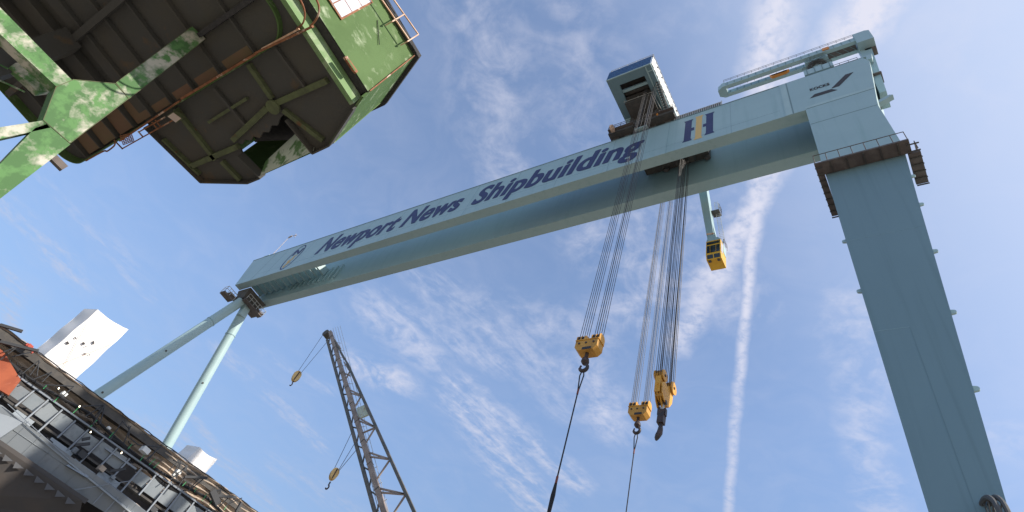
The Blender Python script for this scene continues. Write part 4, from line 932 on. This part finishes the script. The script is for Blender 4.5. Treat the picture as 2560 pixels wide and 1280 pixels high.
MB().beam(sp(14.0, .75, 19.0), sp(17.2, .75, 19.05), .16, .14).build('gallery_rail', m_postgrey, ship)
m = MB(); m.path([sp(-8 + i * .4, .55, 19.9 - .45 * abs(math.sin(i * .11)) + .08 * math.sin(i * .7)) for i in range(116)], .20, 8); m.build('black_duct', m_hose, ship, smooth=True)
m = MB(); m.path([sp(2 + i * .35, .62, 20.4 - .5 * abs(math.sin(i * .085 + 1))) for i in range(96)], .12, 6); m.build('black_duct', m_hose, ship, smooth=True)
# lower band: second deck gallery and sponson
MB().prism([sp(-12, -.3, 17.9), sp(40, -.3, 17.9), sp(40, -.3, 17.75), sp(-12, -.3, 17.75)], n_s * .9).build('gallery_floor', m_dark, ship)
for k, (s0, s1, z0, z1, mm) in enumerate(((6.6, 8.3, 16.5, 17.7, m_hull), (10.2, 12.4, 16.9, 17.5, m_hull), (13.0, 14.9, 16.3, 17.2, m_hull), (15.0, 17.0, 16.6, 17.6, m_hull), (20.6, 22.6, 16.6, 17.5, m_hull_pale), (24.0, 26.0, 16.8, 17.6, m_hull))):
    panel(s0, s1, z0, z1, .9 + .1 * (k % 2), 'sponson_panel', mm, t=.2, tilt=-.2)
# pale sponson plating, sweeping shape
def spon(u, v):
    s = 5.5 + 30 * u
    zt_ = 16.95 - .5 * math.exp(-((s - 8) / 3) ** 2) * 0 - .12 * (s - 5.5) * .12; zb_ = 14.8 + .045 * (s - 5.5)
    if s > 18: zt_ -= .004 * (s - 18) ** 2
    return sp(s, 2.1 - .8 * v, zt_ + (zb_ - zt_) * v)
MB().grid(spon, 60, 10).build('sponson_plating', m_hull_pale, ship, smooth=True)
m = MB()
for k in range(22): 
    u = k / 22; m.path([spon(u, v / 8) + n_s * .02 for v in range(9)], .018, 4)
m.path([spon(i / 40, .35) + n_s * .02 for i in range(41)], .02, 4)
m.build('weld_line', m_hull, ship)
MB().prism([sp(5.5, 2.05, 16.95), sp(35, 2.05, 15.2), sp(35, -.2, 16.2), sp(5.5, -.2, 17.6)], (0, 0, -.08)).build('sponson_top', m_hull, ship)
# pale angled box at the near end
MB().hexa([sp(5.2, 2.2, 14.9), sp(7.6, 2.5, 15.1), sp(7.6, .2, 15.1), sp(5.2, .2, 14.9), sp(5.6, 1.8, 16.9), sp(7.9, 2.1, 17.1), sp(7.9, .2, 17.1), sp(5.6, .2, 16.9)]).build('sponson_box', m_hull_pale, ship)
MB().hexa([sp(12.7, 2.15, 16.2), sp(14.6, 2.2, 16.3), sp(14.6, .2, 16.3), sp(12.7, .2, 16.2), sp(13.0, 1.4, 17.0), sp(14.7, 1.4, 17.0), sp(14.7, .2, 17.0), sp(13.0, .2, 17.0)]).build('sponson_box', m_hull_pale, ship)
# rods of the scaffold on the pale box and below it
m = MB()
for i in range(9): m.tube(sp(16.4 + i * 1.15, 2.0, 15.2 - i * .05), sp(16.4 + i * 1.15, 1.9, 16.9 - i * .05), .035, 5)
m.tube(sp(16, 1.95, 16.9), sp(26, 1.95, 16.5), .03, 5); m.tube(sp(6, 2.4, 17.2), sp(12.5, 2.2, 16.6), .03, 5)
m.tube(sp(13.9, 2.4, 14.6), sp(17.5, 1.9, 17.9), .03, 5)
m.build('scaffold_rod', m_postgrey, ship)
# black underside with scalloped brackets and lower dark hull
def low(u, v):
    s = -10 + 26 * u; return sp(s, 2.2 + .6 * v, 14.75 + .045 * max(s - 5.5, 0) - 2.2 * v)
MB().prism([sp(-14, 2.6, 14.95), sp(15.9, 2.6, 15.15), sp(15.9, -1.5, 15.15), sp(-14, -1.5, 14.95)], (0, 0, -.35)).build('sponson_underside', m_darkhull, ship)
MB().prism([sp(-16, 2.7, 14.62), sp(15.6, 2.7, 14.85), sp(16.2, 2.2, 14.1), sp(19, 1.5, 13.2), sp(26, .6, 9), sp(30, -3, 0), sp(-16, -3, 0)], -n_s * .3).build('lower_hull', m_darkhull, ship)
for i in range(14):
    s = 2.2 + i * .95
    MB().prism([sp(s, 2.73, 14.45 + .007 * s), sp(s + .8, 2.73, 14.45), sp(s + .2, 2.73, 14.1)], n_s * .02).build('scallop_bracket', m_work2, ship)
# orange primer section
MB().prism([spx(0, 872, 1.2), spx(10, 880, 1.2), spx(52, 950, 1.2), spx(22, 988, 1.2), spx(0, 975, 1.2), spx(-60, 930, 1.2), spx(-60, 830, 1.2)], -n_s * .3).build('primer_panel', m_redhull, ship)
# light clutter: green hoses, lamps, rods
m_i = 0
for px, py, qx, qy in ((108, 972, 116, 964), (134, 1006, 146, 993), (182, 1033, 197, 1019), (225, 1068, 243, 1050), (272, 1095, 285, 1080), (320, 1122, 330, 1110), (350, 1152, 361, 1138), (373, 1162, 388, 1147), (384, 1170, 398, 1156), (456, 1215, 467, 1203), (486, 1230, 492, 1219), (505, 1252, 517, 1235), (522, 1264, 530, 1252), (560, 1275, 566, 1265)):
    MB().tube(spx(px, py, 1.25), spx(qx, qy, 1.15), .035, 5).build('green_hose', m_cyan, ship)
for px, py in ((147, 971), (199, 1016), (227, 1080), (304, 1132)):
    c = spx(px, py, 1.4); MB().tube(c - n_s * .1, c + n_s * .1, .05, 8).build('work_lamp', m_lamp, ship)
for a, b in (((0, 812), (56, 829)), ((0, 854), (96, 878))):
    MB().beam(spx(*a, 2.6), spx(*b, 2.6), .22, .22).build('outrigger_beam', m_work, ship)
def T(a, b, r=.05, nn=1.5): MB().tube(spx(*a, nn), spx(*b, nn), r, 5).build('scaffold_pole', m_work, ship)
for a, b in (((8, 880), (46, 866)), ((0, 900), (45, 866)), ((30, 892), (80, 880)), ((55, 935), (98, 900)), ((80, 950), (130, 930)), ((75, 938), (100, 905)), ((98, 900), (92, 940)), ((130, 930), (105, 955)), ((110, 962), (185, 966)), ((185, 966), (155, 992)),
             ((205, 1016), (262, 1013)), ((258, 1014), (212, 1042)), ((262, 1013), (238, 1040)), ((262, 1013), (250, 1060)), ((275, 1100), (305, 1055)), ((310, 1108), (327, 1065)), ((305, 1052), (322, 1072)), ((322, 1064), (322, 1095)), ((325, 1095), (345, 1112)),
             ((345, 1112), (402, 1118)), ((400, 1118), (365, 1150)), ((370, 1150), (390, 1128)), ((420, 1178), (448, 1150)), ((432, 1185), (452, 1153)), ((432, 1150), (465, 1165)), ((452, 1153), (440, 1200)), ((445, 1218), (463, 1190)), ((470, 1228), (498, 1195)), ((478, 1222), (512, 1195)), ((425, 1200), (466, 1166)),
             ((530, 1230), (552, 1224)), ((552, 1224), (545, 1262)), ((565, 1265), (588, 1245)), ((545, 1270), (572, 1243)), ((570, 1260), (605, 1245))): T(a, b)
for a, b, w in (((462, 1192), (518, 1195), .20), ((532, 1238), (590, 1244), .20), ((590, 1280), (604, 1256), .22), ((462, 1178), (466, 1163), .2), ((205, 1099), (225, 1095), .22), ((275, 1178), (315, 1172), .2), ((188, 1113), (225, 1109), .22), ((530, 1227), (545, 1262), .5), ((232, 1062), (262, 1012), .1)):
    MB().beam(spx(*a, 1.6), spx(*b, 1.6), w, w).build('outrigger_beam', m_work, ship)
for px, py, q in ((160, 985, .22), (272, 1070, .14), (445, 1180, .22), (435, 1188, .16), (362, 1126, .35)):
    c = spx(px, py, 1.3); MB().box(c - Vector((q, q, q * .6)), c + Vector((q, q, q * .6))).build('junction_box', m_white, ship)
m = MB(); rn = random.Random(11)
for i in range(46):
    s = 3 + rn.random() * 27; z = 20.6 - rn.random() * 1.3; l = rn.uniform(.4, 1.8)
    pts = [sp(s + l * k / 5, .35 + .05 * k, z - .35 * math.sin(math.pi * k / 5) * rn.uniform(.3, 1)) for k in range(6)]; MB().path(pts, rn.uniform(.02, .05), 5).build('loose_cable', m_hose, ship)
rn = random.Random(5)
for i in range(26):
    s = 8 + rn.random() * 24; z = rn.uniform(16.6, 17.7); c = sp(s, rn.uniform(.5, 1.1), z); q = rn.uniform(.1, .35)
    MB().box(c - Vector((q, q, q * .7)), c + Vector((q, q, q * .7))).build('deck_fitting', (m_hull, m_work, m_hull_pale, m_tan, m_work)[i % 5], ship)

# shrink-wrapped towers
def wrapped(name, pix, nn, depth, label, holes, straps):
    P = [spx(*p, nn) for p in pix]   # bl, tl, tr, br
    t = thing(name, label, 'wrapped tower', tuple((P[0] + P[3]) / 2), 'white shrink-wrapped towers on the ship deck')
    k_ = min(1, (P[1] - P[0]).length / 6)
    def face(u, v):
        q = P[0].lerp(P[1], v).lerp(P[3].lerp(P[2], v), u)
        sag = .10 * math.sin(math.pi * u) * (1 if v > .92 else 0)
        w = k_ * (.018 * math.sin(u * 6 + v * 9) * math.sin(v * 7 + 3 * u) + .010 * math.sin(31 * v - 17 * u) + .010 * math.sin(26 * u + 9 * v))
        edge = min(u, 1 - u) * 8
        return q - Vector((0, 0, sag * 1.6)) + n_s * w * min(1, edge) + e_ * (k_ * .03 * math.sin(v * 17) if u in (0, 1) else 0)
    m = MB(); m.grid(face, 26, 60); m.build('front_wrap', m_wrap, t, smooth=True)
    back = Vector((-.965, -.26, 0)) * depth
    m = MB(); m.grid(lambda u, v: face(0, v) + back * u + e_ * (k_ * .04 * math.sin(v * 19) * math.sin(u * 3)), 8, 60); m.build('side_wrap', m_wrap, t, smooth=True)
    m = MB(); m.grid(lambda u, v: face(1, v) + back * u, 8, 60); m.build('side_wrap', m_wrap, t, smooth=True)
    m = MB(); m.grid(lambda u, v: face(u, 1) + back * v, 26, 8); m.build('top_wrap', m_wrap, t, smooth=True)
    m = MB(); m.grid(lambda u, v: face(u, v) + back, 6, 8); m.build('back_wrap', m_wrap, t)
    for pts in holes:
        MB().prism([spx(*p, nn + .12) for p in pts], n_s * .02).build('tear', m_black, t)
    for a, b in straps: MB().tube(spx(*a, nn + .14), spx(*b, nn + .14), .018, 4).build('strap', m_peach, t)
wrapped('wrapped_tower', ((70, 925), (245, 774), (322, 824), (150, 985)), -2.5, 2.1, 'tall white shrink-wrapped tower with torn holes standing on the ship deck', 
        [[(164, 856), (170, 853), (172, 858), (176, 856), (170, 862)], [(185, 844), (189, 842), (190, 846), (194, 845), (189, 848)], [(204, 857), (210, 855), (213, 860), (208, 863)], [(230, 855), (235, 851), (236, 859), (233, 862)], [(207, 884), (213, 883), (218, 885), (212, 887)], [(221, 886), (226, 886), (224, 889)], [(212, 866), (217, 866), (214, 868)]],
        [((150, 935), (215, 812)), ((128, 920), (280, 860))])
wrapped('wrapped_tower', ((440, 1175), (500, 1118), (544, 1148), (480, 1222)), -2.5, 1.8, 'short white shrink-wrapped tower low on the ship deck, just right of the tubular leg', [], [])
# orange beacon fixture by the tall tower
bc = thing('marker_flags', 'bundle of red-orange flags tied to a rod on the deck edge', 'flag', tuple(spx(78, 872, .5)))
for px, py, q in ((70, 862, .16), (76, 865, .2), (82, 872, .12), (80, 880, .1)):
    c = spx(px, py, .6); MB().box(c - Vector((q, q, q)), c + Vector((q, q, q * .4))).build('flag_cloth', m_red, bc)
MB().tube(spx(60, 868, .6), spx(96, 880, .6), .05, 6).build('rod', m_work, bc)

# ================================================================== CABLE REEL at lower right
cr = thing('cable_reel', 'grey ribbed reel rims beside the fixed leg at bottom right corner', 'cable reel', (2.2, 27, 15))
for i, (px, py) in enumerate(((2472, 1290), (2492, 1290))):
    c = at(px, py, 'y', 27.4); m = MB(); pts = []
    ax = Vector((.93, .36, 0)); u_ = Vector((-.36, .93, 0)); R_ = .95
    for k in range(33):
        a = 2 * math.pi * k / 32; pts.append(c + u_ * R_ * math.cos(a) + Vector((0, 0, R_ * math.sin(a) - .35)))
    m.path(pts, .10, 8); m.build('rim', m_postgrey2 if False else m_rail, cr, smooth=True)
    m = MB()
    for k in range(12):
        a = 2 * math.pi * k / 12; m.tube(c + Vector((0, 0, -.35)), c + u_ * R_ * math.cos(a) + Vector((0, 0, R_ * math.sin(a) - .35)), .03, 5)
    m.build('spoke', m_rail, cr)
c = at(2480, 1290, 'y', 27.4); MB().tube(c + Vector((-.3, -.1, -.35)), c + Vector((.4, .2, -.35)), .25, 16).build('hub', m_dark, cr)
MB().box((c.x - .1, c.y, 1), (c.x + .1, c.y + .3, c.z - .2)).build('stand', m_dark, cr)
